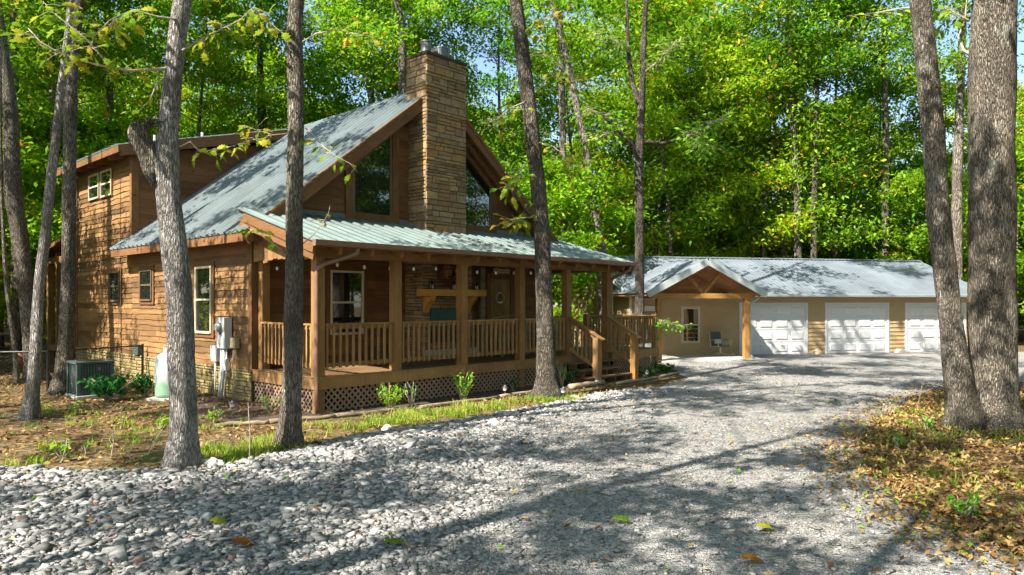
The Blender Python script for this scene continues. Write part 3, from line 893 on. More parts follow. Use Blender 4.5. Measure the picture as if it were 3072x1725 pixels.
# porch steps
steps = empty('porch_steps', hw(9.25, -.5), HA, 'wooden porch steps with sloping handrails and two square newel posts', 'steps')
OX = lambda x: x - 9.25
OY = lambda y: y + .5
for i in range(3):
    z = .562 - i * .188; y1 = -.04 - i * .30
    part('tread', 'deck_board', steps, (OX(8.02), OX(10.16), OY(y1 - .31), OY(y1), z - .04, z))
    for x in (8.2, 8.75, 9.3, 9.85):
        part('stringer', 'deck_board', steps, (OX(x), OX(x + .05), OY(y1 - .27), OY(-.055), max(0, z - .19) + .0005, z - .041))
for x, cap in ((8.35, 1), (10.22, 1)):
    nw = part('newel', 'rail_wood' if x < 9 else 'new_cedar', steps, (OX(x - .09), OX(x + .09), OY(-1.05), OY(-.87), 0, 1.30))
    mb = MB(); mb.beam((OX(x), OY(.02), 1.86), (OX(x), OY(-1.18), 1.24), .15, .04); mb.build('handrail', 'rail_wood', steps)
    mb = MB(); mb.beam((OX(x), OY(.0), 1.76), (OX(x), OY(-.87), 1.31), .04, .09); mb.build('upper_rail', 'rail_wood', steps)
    mb = MB(); mb.beam((OX(x), OY(.0), .94), (OX(x), OY(-.87), .49), .04, .09); mb.build('lower_rail', 'rail_wood', steps)
    for k in range(5):
        y = -.09 - k * .155; zz = .94 + y * .52
        part('baluster', 'rail_wood', steps, (OX(x - .022), OX(x + .022), OY(y - .044), OY(y), zz - .03, zz + .84))

# side deck at the right end
sd = empty('side_deck', hw(11.8, 0), HA, 'open side deck with railing and lattice at the right end of the porch', 'deck')
SX = lambda x: x - 11.8
dk2 = part('deck_frame', 'deck_board', sd, (SX(10.42), SX(13.12), .03, 2.0, .52, .715))
for i in range(14):
    part('plank', 'deck_board', dk2, (SX(10.40), SX(13.15), .0 + i * .144, .138 + i * .144, .718, .75))
part('rim_board', 'rail_wood', sd, (SX(10.42), SX(13.15), -.03, .018, .48, .742)); part('rim_board', 'rail_wood', sd, (SX(13.122), SX(13.15), .02, 2.0, .48, .742))
for (x, y) in ((13.06, .09), (13.06, 1.95), (11.72, 1.95)):
    part('post', 'rail_wood', sd, (SX(x - .08), SX(x + .08), y - .08, y + .08, 0, 1.88))
railing(sd, ((SX(0), .09, 0), (1, 0, 0), (0, -1, 0)), 10.46, 12.97)
railing(sd, ((SX(0), 1.95, 0), (1, 0, 0), (0, -1, 0)), 11.81, 12.97)
railing(sd, ((SX(13.06), 0, 0), (0, 1, 0), (-1, 0, 0)), .18, 1.86)
lattice(sd, ((SX(0), .03, 0), (1, 0, 0), (0, -1, 0)), 10.5, 12.97, .02, .475)
part('shade_sheet', 'underdeck_shade', sd, (SX(10.5), SX(12.98), .2, .22, 0, .47))  # same near-black sheet, painting the shade under the side deck

# ================================================================== GARAGE
gar = empty('garage', G0, GA, 'long beige garage with three white doors and grey metal roof', 'garage')
GL, GD, GE, GRZ = 17.5, 8.0, 2.62, 4.46
mb = MB(); mb.prism([(.02, 0), (GD - .02, 0), (GD - .02, GE + .1), (GD / 2, GRZ - .08), (.02, GE + .1)], 'x', .02, GL - .02); gs = mb.build('wall_shell', 'vinyl', gar)
GF = ((0, 0, 0), (1, 0, 0), (0, -1, 0)); GE_ = ((0, 0, 0), (0, 1, 0), (-1, 0, 0))
DOORS = ((5.12, 8.26), (9.34, 12.44), (13.5, 16.6))
def front_ranges(za, zb):
    if zb > 2.27: return [(.0, GL, .0, GL)]
    cuts = [0.42, 1.38] + [e for d in DOORS for e in (d[0] - .1, d[1] + .1)]
    xs = [.0] + cuts + [GL]
    return [(xs[i], xs[i + 1], xs[i], xs[i + 1]) for i in range(0, len(xs), 2)]
fwl = part('front_wall', 'vinyl', gar, (.03, GL - .03, -.002, .015, 2.3, 2.6))
rows(GF, .03, 2.63, .186, None, None, fwl, 'vinyl', 0, .04, 5.5, front_ranges)
ewl = part('end_wall', 'vinyl', gar, (-.002, .015, .05, GD - .05, .1, 2.6))
rows(GE_, .03, 4.26, .186, lambda z: max(.0, (z - 2.6) / (GRZ - GE) * GD / 2), lambda z: min(GD, GD - (z - 2.6) / (GRZ - GE) * GD / 2), ewl, 'vinyl', 0, .04, 5.0)
part('corner_trim', 'vinyl_trim', gar, (-.04, .06, -.045, .04, 0, 2.66)); part('corner_trim', 'vinyl_trim', gar, (GL - .06, GL + .04, -.045, .04, 0, 2.66))
for d0, d1 in DOORS:
    gdr = part('garage_door', 'white_paint', gar, (d0, d1, -.012, .01, .01, 2.17))
    part('door_frame', 'white_paint', gdr, (d0 - .1, d0 - .004, -.055, .01, 0, 2.27), (d1 + .004, d1 + .1, -.055, .01, 0, 2.27), (d0 - .003, d1 + .003, -.053, .01, 2.175, 2.27))
    for r_ in range(4):
        z0 = .02 + r_ * .5375
        sec = part('section', 'white_paint', gdr, (d0 + .006, d1 - .006, -.030, -.0125, z0, z0 + .518))
        for c_ in range(4):
            wd = (d1 - d0 - .1) / 4; x0 = d0 + .05 + c_ * wd
            mb = MB()
            a0, a1, b0, b1 = x0 + .09, x0 + wd - .09, z0 + .10, z0 + .43
            mb.add([(a0, -.0301, b0), (a1, -.0301, b0), (a1, -.0301, b1), (a0, -.0301, b1), (a0 + .025, -.055, b0 + .025), (a1 - .025, -.055, b0 + .025), (a1 - .025, -.055, b1 - .025), (a0 + .025, -.055, b1 - .025)],
                   [(0, 1, 5, 4), (1, 2, 6, 5), (2, 3, 7, 6), (3, 0, 4, 7), (4, 5, 6, 7)])
            mb.build('panel', 'white_paint', gdr)
window(gar, GF, 2.34, 3.12, .60, 2.06, 'window_cream', 'window_cream', .05, True, .05)
ed = part('entry_door', 'white_paint', gar, (.48, 1.32, -.03, .01, .06, 2.05))
part('door_frame', 'white_paint', ed, (.40, .478, -.05, .01, .06, 2.13), (1.322, 1.40, -.05, .01, .06, 2.13), (.48, 1.32, -.048, .01, 2.052, 2.13))
part('pane', 'window_glass', ed, (.62, 1.18, -.038, -.0305, 1.15, 1.92))
GS = (GRZ - GE) / (GD / 2 + .5)
mb = MB(); mb.prism([(-.45, GE + .02), (GD / 2, GRZ - .02), (GD / 2, GRZ - .12), (-.45, GE - .08)], 'x', -.28, GL + .28); r1 = mb.build('front_roof', 'grey_trim', gar)
roof_run(r1, 'roof_garage', (-.32, GD / 2, GRZ), (1, 0, 0), Vector((0, -1, -GS)).normalized(), GL + .64, (GD / 2 + .52) * math.sqrt(1 + GS ** 2), .23, .02)
mb = MB(); mb.prism([(GD + .45, GE + .02), (GD + .45, GE - .08), (GD / 2, GRZ - .12), (GD / 2, GRZ - .02)], 'x', -.28, GL + .28); r2 = mb.build('back_roof', 'grey_trim', gar)
roof_run(r2, 'roof_garage', (-.32, GD / 2, GRZ), (1, 0, 0), Vector((0, 1, -GS)).normalized(), GL + .64, (GD / 2 + .52) * math.sqrt(1 + GS ** 2), .23, .02)
mb = MB(); mb.prism([(GD / 2 - .18, GRZ - .02), (GD / 2, GRZ + .045), (GD / 2 + .18, GRZ - .02), (GD / 2, GRZ + .025)], 'x', -.34, GL + .34); mb.build('ridge_cap', 'roof_garage', gar)
for sg in (-1, 1):
    for x in (-.30, GL + .30):
        mb = MB(); mb.beam((x, GD / 2 + sg * (GD / 2 + .5), GE - .07), (x, GD / 2, GRZ - .1), .03, .17); mb.build('rake_board', 'grey_trim', gar)
mb = MB(); mb.prism([(-.47, GE - .10), (-.58, GE - .08), (-.60, GE + .015), (-.58, GE + .02), (-.57, GE - .06), (-.48, GE - .08), (-.48, GE + .02), (-.465, GE + .02)], 'x', 4.6, GL + .3); mb.build('gutter', 'grey_trim', gar)
part('soffit', 'white_paint', gar, (-.28, GL + .28, -.46, -.0, GE - .1, GE - .085))
# portico
PC, PH, PY = 2.03, 2.5, -2.95
PS = (3.95 - 2.66) / PH
pzz = lambda a: 3.95 - PS * abs(a - PC)
po = empty('garage_portico', gw(PC, -2.4), GA, 'gabled timber portico over the garage entry with pale fascia', 'portico')
QX = lambda a: a - PC
QY = lambda b: b + 2.4
back = 3.0
for sg in (-1, 1):
    mb = MB(); mb.prism([(QX(PC), 3.92), (QX(PC + sg * (PH - .02)), pzz(PC + PH) - .02), (QX(PC + sg * (PH - .02)), pzz(PC + PH) - .12), (QX(PC), 3.80)], 'y', QY(PY + .04), QY(1.6 if True else 0)); pr2 = mb.build('portico_roof', 'soffit_wood', po)
    roof_run(pr2, 'roof_garage', (QX(PC), QY(PY), 3.95), (0, 1, 0), Vector((sg, 0, -PS)).normalized(), 4.4, (PH + .03) * math.sqrt(1 + PS ** 2), .23, .02)
    mb = MB(); mb.beam((QX(PC + sg * (PH)), QY(PY + .01), pzz(PC + PH) - .08), (QX(PC + sg * .0), QY(PY + .01 + .001 * sg), 3.86), .04, .26); mb.build('fascia', 'grey_trim', po)
    part('post', 'new_cedar', po, (QX(PC + sg * 1.86 - .10), QX(PC + sg * 1.86 + .10), QY(-2.59), QY(-2.39), .06 if sg < 0 else .0, 2.44))
    mb = MB(); mb.beam((QX(PC + sg * .04), QY(-2.5), 2.66), (QX(PC + sg * .72), QY(-2.5), 3.42), .12, .13, (0, 1, 0)); mb.build('brace', 'new_cedar', po)
    part('side_plate', 'new_cedar', po, (QX(PC + sg * 1.86 - .08), QX(PC + sg * 1.86 + .08), QY(-2.38), QY(-.05), 2.46, 2.62))
part('tie_beam', 'new_cedar', po, (QX(PC - 2.2), QX(PC + 2.2), QY(-2.6), QY(-2.4), 2.442, 2.64))
mb = MB(); mb.prism([(QX(PC - 2.3), 2.72), (QX(PC + 2.3), 2.72), (QX(PC), 3.79)], 'y', QY(-.35), QY(-.3)); gp_ = mb.build('gable_lining', 'soffit_wood', po)
for k in range(7):
    z = 2.66 + k * .16; hwid = max(.05, (3.80 - z - .16) / PS)
    part('plank', 'soffit_wood', gp_, (QX(PC - hwid), QX(PC + hwid), QY(-.38), QY(-.352), z + .004, z + .152))
mb = MB(); mb.tube([(QX(PC + PH - .05), QY(-2.5), 2.55), (QX(PC + PH - .1), QY(-2.5), 2.46), (QX(PC + 2.12), QY(-2.5), 2.3), (QX(PC + 2.03), QY(-2.5), 2.15), (QX(PC + 2.03), QY(-2.5), .22), (QX(PC + 2.12), QY(-2.62), .08)], .045, 6); mb.build('downspout', 'grey_trim', po, True)

# ================================================================== TREES
def leaf_mesh(name, C, L, mat, tint, tilt=.55, wr=.55, rng=RNG):
    """diamond leaves at centres C with length L, mostly facing the sky"""
    n = len(C)
    az = rng.uniform(0, 2 * np.pi, n); pit = rng.normal(0, tilt, n); roll = rng.normal(0, tilt, n)
    d = np.stack([np.cos(az) * np.cos(pit), np.sin(az) * np.cos(pit), np.sin(pit) - .15], 1)
    sdv = np.stack([-np.sin(az) * np.cos(roll), np.cos(az) * np.cos(roll), np.sin(roll)], 1)
    L = L[:, None]
    V = np.empty((n, 4, 3), np.float32)
    V[:, 0] = C - d * L * .5
    V[:, 1] = C + sdv * L * wr * .5 + d * L * .05
    V[:, 2] = C + d * L * .5 - np.array([0, 0, .12]) * L
    V[:, 3] = C - sdv * L * wr * .5 + d * L * .05
    F = np.arange(n * 4).reshape(n, 4)
    return np_mesh(name, V.reshape(-1, 3), F, mat, np.repeat(np.clip(tint, 0, 1), 4))

def limbs_and_spots(h0, h1, rad, nl, trunk_at, trunk_r, rng, droop=.0, shape='oval', sub=4, nq=5):
    """returns limb paths and leaf-cluster spots for a crown between h0 and h1"""
    tubes, spots = [], []
    for i in range(nl):
        t = (i + rng.uniform(0, 1)) / nl
        z = h0 + (h1 - h0) * t
        if shape == 'oval': rr = rad * math.sqrt(max(.06, 1 - (2 * t - .85) ** 2 * .85))
        elif shape == 'round': rr = rad * math.sqrt(max(.08, 1 - (2 * t - 1) ** 2))
        else: rr = rad * (1.05 - .75 * t)
        rr *= rng.uniform(.65, 1.15)
        az = i * 2.4 + rng.uniform(-.5, .5)
        p0 = Vector(trunk_at(z))
        rise = rng.uniform(.15, .6) - droop
        dr_ = Vector((math.cos(az), math.sin(az), 0))
        mid = p0 + dr_ * rr * .5 + Vector((0, 0, rr * .5 * rise + rr * .08)) + Vector((rng.normal(0, .1), rng.normal(0, .1), 0)) * rr * .3
        end = p0 + dr_ * rr + Vector((0, 0, rr * rise)) + Vector((rng.normal(0, .2), rng.normal(0, .2), rng.normal(0, .1))) * rr * .4
        r0 = max(.02, min(.35 * trunk_r(z), .09))
        tubes.append(([p0, mid, end], [r0, r0 * .6, r0 * .2]))
        for q in ((.45, .65, .8, .92, 1.0) if nq == 5 else (.5, .75, 1.0)):
            b = p0.lerp(mid, q * 2) if q < .5 else mid.lerp(end, q * 2 - 1)
            spots.append((b, .5 + .5 * rng.random()))
            for k in range(sub):
                a2 = az + rng.uniform(-1.4, 1.4)
                ln = rr * rng.uniform(.15, .45)
                e2 = b + Vector((math.cos(a2) * ln, math.sin(a2) * ln, rng.normal(.08, .18) * ln * 2))
                spots.append((e2, .6 + .6 * rng.random()))
                if k == 0: tubes.append(([b, b.lerp(e2, .5) + Vector((0, 0, .05)), e2], [r0 * .4, r0 * .25, r0 * .1]))
    return tubes, spots

def crown_from(name, spots, per, leaf, mat, sig, rng, tlo=.05, thi=.75, zs=.45):
    cs = []; ls = []; ts = []
    for p, sz in spots:
        n = max(6, int(per * sz * rng.uniform(.6, 1.3)))
        o = rng.normal(0, 1, (n, 3)) * np.array([sig, sig, sig * zs]) * sz
        cs.append(np.array(p)[None, :] + o)
        ls.append(leaf * rng.uniform(.65, 1.35, n))
        ct = rng.uniform(tlo, thi)
        tt = ct + rng.normal(0, .13, n)
        tt[rng.random(n) < .012] = 1.0
        ts.append(np.clip(tt, 0, 1))
    return leaf_mesh(name, np.concatenate(cs), np.concatenate(ls), mat, np.concatenate(ts), rng=rng)

def trunk_mesh(name, pts, rad, mat, tubes=(), ns=14, rough=.06, flare=True, seed=0):
    """bumpy trunk along pts with optional limbs"""
    pts = [Vector(p) for p in pts]
    # resample
    P, Rr = [], []
    for i in range(len(pts) - 1):
        k = max(1, int((pts[i + 1] - pts[i]).length / .3))
        for j in range(k):
            f = j / k
            P.append(pts[i].lerp(pts[i + 1], f)); Rr.append(rad[i] + (rad[i + 1] - rad[i]) * f)
    P.append(pts[-1]); Rr.append(rad[-1])
    for _ in range(2):
        P = [P[0]] + [(P[i - 1] + P[i] * 2 + P[i + 1]) / 4 for i in range(1, len(P) - 1)] + [P[-1]]
    mb = MB(); mb.tube(P, Rr, ns)
    if rough:
        c = 0
        for i, p in enumerate(P):
            for k in range(ns):
                v = Vector(mb.v[c]); d = v - p
                q = 1 + rough * 2.0 * mnoise.fractal(Vector((d.x / max(Rr[i], .01) * 1.1, d.y / max(Rr[i], .01) * 1.1, p.z * .9 + seed)), 1.0, 2.0, 3)
                if flare and p.z < .55 and p.z > -.3:
                    an = math.atan2(d.y, d.x)
                    q *= 1 + max(0, .5 - p.z) ** 1.4 * 1.0 * (1 + .5 * math.sin(an * 4 + seed) + .25 * math.sin(an * 7 + seed * 2))
                mb.v[c] = tuple(p + d * q); c += 1
    for tp, tr in tubes: mb.tube(tp, tr, 5, False)
    return mb.mesh(name, mat, True)

VAR = {}
def variant(key, h, h0, rad, r0, nl, per, leaf, mat, sig, seed, shape='oval', sub=4, bark_='bark_forest', lean=.5, tl=(.05, .75), nq=5):
    rng = np.random.default_rng(seed)
    w1, w2 = rng.uniform(0, 6, 2)
    at_ = lambda z: (lean * math.sin(z * .16 + w1) - lean * math.sin(w1), lean * math.sin(z * .13 + w2) - lean * math.sin(w2), z)
    tr = lambda z: max(.02, r0 * (1 - z / (h * 1.03)) ** .8)
    tubes, spots = limbs_and_spots(h0, h * .97, rad, nl, at_, tr, rng, shape=shape, sub=sub, nq=nq)
    zs = [-.15] + [h * k / 9 for k in range(1, 10)]
    tm = trunk_mesh('trunk', [at_(max(z, 0)) if z > 0 else (0, 0, z) for z in zs], [tr(max(z, 0)) for z in zs], bark_, tubes, 10, .05, True, seed)
    cm = crown_from('crown', spots, per, leaf, mat, sig, rng, *tl)
    VAR[key] = (tm, cm)
variant('tall_a', 21, 5.5, 3.6, .19, 34, 22, .25, 'leaf_green', .55, 11)
variant('tall_b', 19, 3.5, 3.3, .15, 36, 22, .25, 'leaf_green', .55, 12)
variant('tall_c', 23, 8.0, 3.8, .22, 32, 20, .25, 'leaf_green', .6, 13)
variant('tall_d', 18, 2.5, 3.0, .14, 34, 22, .24, 'leaf_lime', .5, 14)
variant('tall_e', 20, 4.5, 3.4, .17, 34, 22, .25, 'leaf_lime', .55, 15, tl=(.2, .95))
variant('small_a', 8.5, 1.0, 2.4, .08, 22, 34, .22, 'leaf_lime', .45, 16, sub=3)
variant('small_b', 6.5, .7, 2.1, .06, 18, 34, .21, 'leaf_lime', .42, 17, sub=3, tl=(.2, .9))
variant('small_c', 9.5, 1.4, 2.5, .09, 22, 34, .23, 'leaf_green', .48, 18, sub=3)
variant('shade_a', 16, 6.8, 4.4, .17, 9, 95, .20, 'leaf_green', .38, 21, sub=1, nq=3, bark_='bark_grey')
variant('shade_b', 16, 7.2, 4.0, .16, 8, 95, .20, 'leaf_green', .38, 22, sub=1, nq=3, bark_='bark_oak')

def plant(key, name, x, y, s_, rz, label, group, sz=None):
    t = empty(name, (x, y, 0), rz, label, 'tree', group)
    t.scale = (s_, s_, s_ * (sz or 1))
    link('trunk', VAR[key][0], t); link('crown', VAR[key][1], t)
    return t

rnd = random.Random(5)
# --- named trees of the yard: path of the trunk in picture points at one distance, then on up out of sight
def yard_tree(name, label, Y, path, mat, top, crown_key, crown_h, cat='tree', stub=None, crown_s=1.0, ns=18, lean=(0, 0), rough=.06, seed=1, extra=()):
    base = at(path[0][0], path[0][1], Y); base.z = 0
    t = empty(name, base, 0, label, cat)
    pts = [Vector((0, 0, -.2))]; rad = [path[0][2] / FPX * Y / 2 * .95]
    for (x, y, wd) in path[1:]:
        p = at(x, y, Y); pts.append(p - base); rad.append(wd / FPX * Y / 2 * .95)
    last = pts[-1]; zt = top
    k = max(2, int((zt - last.z) / 1.5))
    for i in range(1, k + 1):
        f = i / k
        pts.append(Vector((last.x + lean[0] * f, last.y + lean[1] * f, last.z + (zt - last.z) * f))); rad.append(rad[len(path) - 1] * (1 - .8 * f))
    link('trunk', trunk_mesh('trunk', pts, rad, mat, extra, ns, rough, True, seed), t)
    if crown_key:
        c = link('crown', VAR[crown_key][1], t)
        src0 = {'shade_a': 6.8, 'shade_b': 7.2, 'tall_a': 5.5, 'tall_c': 8.0, 'tall_b': 3.5}[crown_key]
        c.scale = (crown_s, crown_s, crown_s)
        c.location = (last.x + lean[0] * .6, last.y + lean[1] * .6, crown_h - src0 * crown_s)
        c.rotation_euler = (0, 0, seed * 1.7)
    return t

T1 = yard_tree('oak_tree', 'grey-barked tree with a broken branch stub, left of the porch at the gravel edge', 9.97,
    [(549, 1402, 84), (549, 1300, 80), (546, 1150, 79), (543, 1000, 80), (538, 862, 80), (514, 656, 74), (492, 545, 74), (494, 470, 76), (508, 400, 62), (518, 240, 57), (543, 0, 56)], 'bark_grey', 15, 'shade_a', 8.4, lean=(3.0, -.8), crown_s=1.15, seed=1)
b1 = at(549, 1402, 9.97); b1.z = 0
st = [at(490, 548, 9.97) - b1, at(466, 492, 9.93) - b1, at(440, 452, 9.88) - b1, at(415, 418, 9.84) - b1, at(404, 390, 9.8) - b1, at(418, 372, 9.8) - b1]
link('broken_stub', trunk_mesh('broken_stub', st, [.17, .15, .125, .14, .14, .10], 'bark_oak', (), 14, .26, False, 4), T1)
sp = MB()
for k in range(9):
    q = st[-1] + Vector((random.uniform(-.05, .09), random.uniform(-.06, .06), random.uniform(-.04, .05)))
    sp.tube([q, q + Vector((random.uniform(.08, .30), random.uniform(-.05, .05), random.uniform(-.02, .10)))], [.025, .006], 5)
sp.build('splintered_wood', 'bark_dark', T1)

T2 = yard_tree('oak_tree', 'straight mottled-bark tree standing in front of the porch corner', 11.4,
    [(866, 1345, 72), (870, 1290, 66), (876, 1190, 60), (880, 1050, 60), (882, 900, 58), (883, 750, 55), (884, 600, 54), (887, 450, 53), (888, 300, 52), (884, 150, 50), (882, 0, 48)], 'bark_oak', 16, 'shade_a', 8.8, lean=(3.4, -.8), crown_s=1.2, seed=2)
T3 = yard_tree('oak_tree', 'dark-barked leaning tree beside the porch steps', 17.2,
    [(1640, 1193, 78), (1640, 1130, 64), (1636, 1050, 58), (1634, 954, 55), (1630, 800, 52), (1625, 680, 50), (1614, 560, 48), (1598, 420, 47), (1585, 300, 47), (1572, 200, 46), (1556, 60, 42), (1547, 0, 41)], 'bark_dark', 19, 'shade_a', 10.4, lean=(-1.0, .5), crown_s=1.3, seed=3)
B4 = at(1918, 1085, 26.5)
def br(pts, r0, r1, Y=26.5):
    q = [at(x, y, Y + dy) - Vector((B4.x, B4.y, 0)) for x, y, dy in pts]
    n_ = len(q)
    return (q, [r0 + (r1 - r0) * i / (n_ - 1) for i in range(n_)])
T4 = yard_tree('forked_tree', 'dark forked tree rising behind the side deck railing', 26.5,
    [(1918, 1085, 34), (1919, 900, 30), (1918, 700, 28), (1917, 480, 27), (1922, 390, 24), (1928, 220, 20), (1932, 100, 17), (1938, 0, 16)], 'bark_dark', 20, 'shade_a', 10.5, crown_s=1.3, seed=4,
    extra=[br([(1915, 480, 0), (1895, 430, -.3), (1850, 385, -.6), (1800, 340, -1)], .12, .05), br([(1917, 310, 0), (1897, 250, .2), (1884, 150, .3), (1880, 0, .4)], .12, .06), br([(1930, 425, 0), (1995, 430, -.4), (2060, 405, -.8), (2120, 372, -1.2)], .09, .03)])
T5 = yard_tree('leaning_tree', 'pale slender tree leaning left behind the porch roof', 31.0,
    [(1812, 1060, 34), (1808, 760, 30), (1778, 600, 26), (1755, 430, 24), (1735, 340, 23), (1715, 240, 21), (1690, 130, 19), (1655, 0, 17)], 'bark_forest', 19, 'shade_a', 10.5, lean=(-2, 0), crown_s=.9, seed=5)
# twin-trunk tree at the right
YT = 13.3
bt = at(2935, 1277, YT); bt.z = 0
T6 = empty('twin_trunk_tree', bt, 0, 'massive twin-trunk tree on the leaf bank at the right edge', 'tree')
def px_path(path, Y, base):
    return [at(x, y, Y) - base for x, y, wd in path], [wd / FPX * Y / 2 * .83 for x, y, wd in path]
big = [(2972, 1300, 176), (2974, 1200, 164), (2976, 1050, 152), (2976, 860, 147), (2976, 600, 146), (2977, 400, 146), (2972, 250, 152), (2978, 180, 146), (2982, 0, 141)]
p_, r_ = px_path(big, YT, bt)
p_.append(p_[-1] + Vector((.1, 0, 2.5))); r_.append(r_[-1] * .85); p_.append(p_[-1] + Vector((.3, .2, 8))); r_.append(.12)
link('trunk', trunk_mesh('trunk', p_, r_, 'bark_oak', (), 26, .05, True, 8), T6)
sm = [(2900, 1290, 120), (2880, 1180, 96), (2866, 1080, 84), (2856, 990, 77), (2843, 866, 75), (2830, 790, 77), (2814, 620, 76), (2806, 500, 74), (2800, 380, 73), (2786, 250, 72), (2772, 140, 74), (2767, 60, 68), (2762, 0, 67)]
p_, r_ = px_path(sm, YT - .15, bt)
p_.append(p_[-1] + Vector((-.5, 0, 3))); r_.append(r_[-1] * .8); p_.append(p_[-1] + Vector((-.8, .2, 6))); r_.append(.06)
link('trunk', trunk_mesh('trunk', p_, r_, 'bark_oak', (), 20, .06, True, 9), T6)
for (x, y, r1_, dx) in ((2802, 140, .085, .04), (2765, 330, .09, 0), (2790, 520, .07, 0), (2915, 260, .12, 0)):
    pass
c = link('crown', VAR['shade_a'][1], T6); c.location = (0, 0, 2.0); c.rotation_euler = (0, 0, 2.0)
T7 = yard_tree('slender_tree', 'slim grey tree leaning right at the far left edge of the yard', 14.1,
    [(88, 1257, 48), (100, 1150, 38), (109, 1011, 33), (118, 830, 31), (137, 715, 31), (150, 560, 28), (164, 430, 26), (180, 298, 24), (200, 150, 22), (215, 0, 20)], 'bark_grey', 15, 'shade_a', 9.5, crown_s=1.1, seed=6)
T8 = yard_tree('dark_tree', 'thick dark tree behind the slim grey tree near the fence', 21.0,
    [(112, 1141, 62), (92, 1000, 48), (78, 862, 46), (60, 720, 48), (42, 600, 50), (36, 500, 46), (34, 330, 40), (10, 180, 36), (-15, 0, 32)], 'bark_dark', 18, 'shade_a', 12.5, seed=7)
T9 = yard_tree('corner_tree', 'dark tree beside the rear corner of the cabin next to the fence', 17.9,
    [(182, 1184, 62), (190, 1120, 52), (199, 1010, 44), (205, 860, 42), (206, 715, 40), (209, 480, 37), (212, 300, 36), (222, 150, 30), (240, 0, 28)], 'bark_dark', 18, 'shade_b', 11.5, seed=8, crown_s=1.25)
for i, (lab, Y, path, mt, ck, ch_) in enumerate([
    ('pale straight tree in the woods at the far left edge', 27.0, [(50, 1120, 36), (48, 900, 30), (52, 700, 28), (45, 400, 25), (40, 0, 22)], 'bark_forest', 'tall_b', 9),
    ('thin curved sapling trunk left of the fence post', 20.0, [(52, 1150, 17), (45, 1050, 14), (32, 950, 13), (18, 850, 12), (5, 600, 10), (0, 300, 9)], 'bark_oak', None, 8),
    ('pale tree seen between the corner tree and the slim tree', 30.0, [(150, 1090, 26), (150, 900, 22), (152, 700, 20), (160, 400, 18), (150, 0, 16)], 'bark_forest', 'tall_b', 10),
    ('slim dark tree directly behind the dormer roof', 34.0, [(332, 1030, 26), (335, 600, 22), (330, 300, 20), (322, 0, 18)], 'bark_dark', 'tall_c', 13),
    ('forked pale tree rising just behind the chimney top', 40.0, [(1300, 1000, 34), (1295, 500, 30), (1262, 200, 27), (1240, 0, 22)], 'bark_forest', 'tall_c', 13),
    ('grey tree rising behind the ridge left of the chimney', 36.0, [(1215, 1030, 34), (1212, 500, 30), (1208, 200, 28), (1205, 60, 24), (1185, 0, 18)], 'bark_forest', 'tall_c', 13),
    ('slim tree behind the roof between the two front trunks', 42.0, [(790, 1010, 24), (785, 500, 22), (780, 200, 19), (778, 0, 16)], 'bark_dark', 'tall_c', 14),
    ('leaning tree behind the cabin ridge', 40.0, [(1190, 1000, 24), (1130, 400, 22), (1100, 200, 20), (1085, 0, 15)], 'bark_forest', 'tall_c', 14),
    ('slim pale tree rising behind the middle garage door', 43.0, [(2660, 1000, 22), (2655, 600, 20), (2660, 450, 20), (2652, 200, 16), (2650, 0, 12)], 'bark_forest', 'tall_c', 14),
    ('dark slim tree rising behind the garage ridge', 42.0, [(2440, 1000, 22), (2442, 650, 19), (2448, 400, 15), (2455, 100, 11)], 'bark_dark', 'tall_c', 14),
    ('pale tree rising behind the first garage door', 43.0, [(2395, 1000, 24), (2393, 600, 22), (2385, 450, 19), (2370, 200, 16), (2365, 0, 12)], 'bark_forest', 'tall_c', 14),
    ('bare-trunked tree seen through the porch opening', 34.0, [(1700, 1010, 30), (1698, 850, 26), (1690, 500, 22), (1680, 0, 18)], 'bark_forest', 'tall_c', 12),
    ('grey tree in the gap between the twin trunks', 36.0, [(2870, 1000, 34), (2872, 500, 30), (2880, 300, 24), (2890, 0, 20)], 'bark_forest', 'tall_c', 12)]):
    yard_tree('woodland_tree', lab, Y, path, mt, 19, ck, ch_, seed=11 + i, ns=10, crown_s=.9)

# --- trees outside the view that throw the dappled shade
for i, (x, y, k, s_) in enumerate([(-11.0, -1.8, 'shade_a', .95), (-7.6, 1.2, 'shade_b', .75), (-5.9, 4.4, 'shade_a', .55), (-6.5, -4.2, 'shade_b', .8), (-1.6, -3.8, 'shade_b', .9), (3.2, -2.6, 'shade_b', .95), (-16.0, 11.0, 'shade_a', .9), (-21.0, 14.5, 'shade_a', .95), (-12.6, 11.6, 'shade_b', .65), (-18.5, 17.5, 'shade_b', .7), (-4.3, 3.4, 'shade_b', 1.15), (-3.0, .0, 'shade_a', .95), (-14.6, 5.8, 'shade_a', .85), (-12.4, 1.8, 'shade_b', .72), (3.2, 1.4, 'shade_b', 1.3), (5.6, 3.8, 'shade_a', .7), (7.6, 6.4, 'shade_b', .75), (10.5, 1.5, 'shade_b', .9), (8.0, -2.5, 'shade_a', .85), (-15.5, -3.5, 'shade_b', .8)]):
    plant(k, 'shade_tree', x, y, s_, i * 1.3, 'tall shade tree beside the drive outside the picture', 'shade trees around the drive')

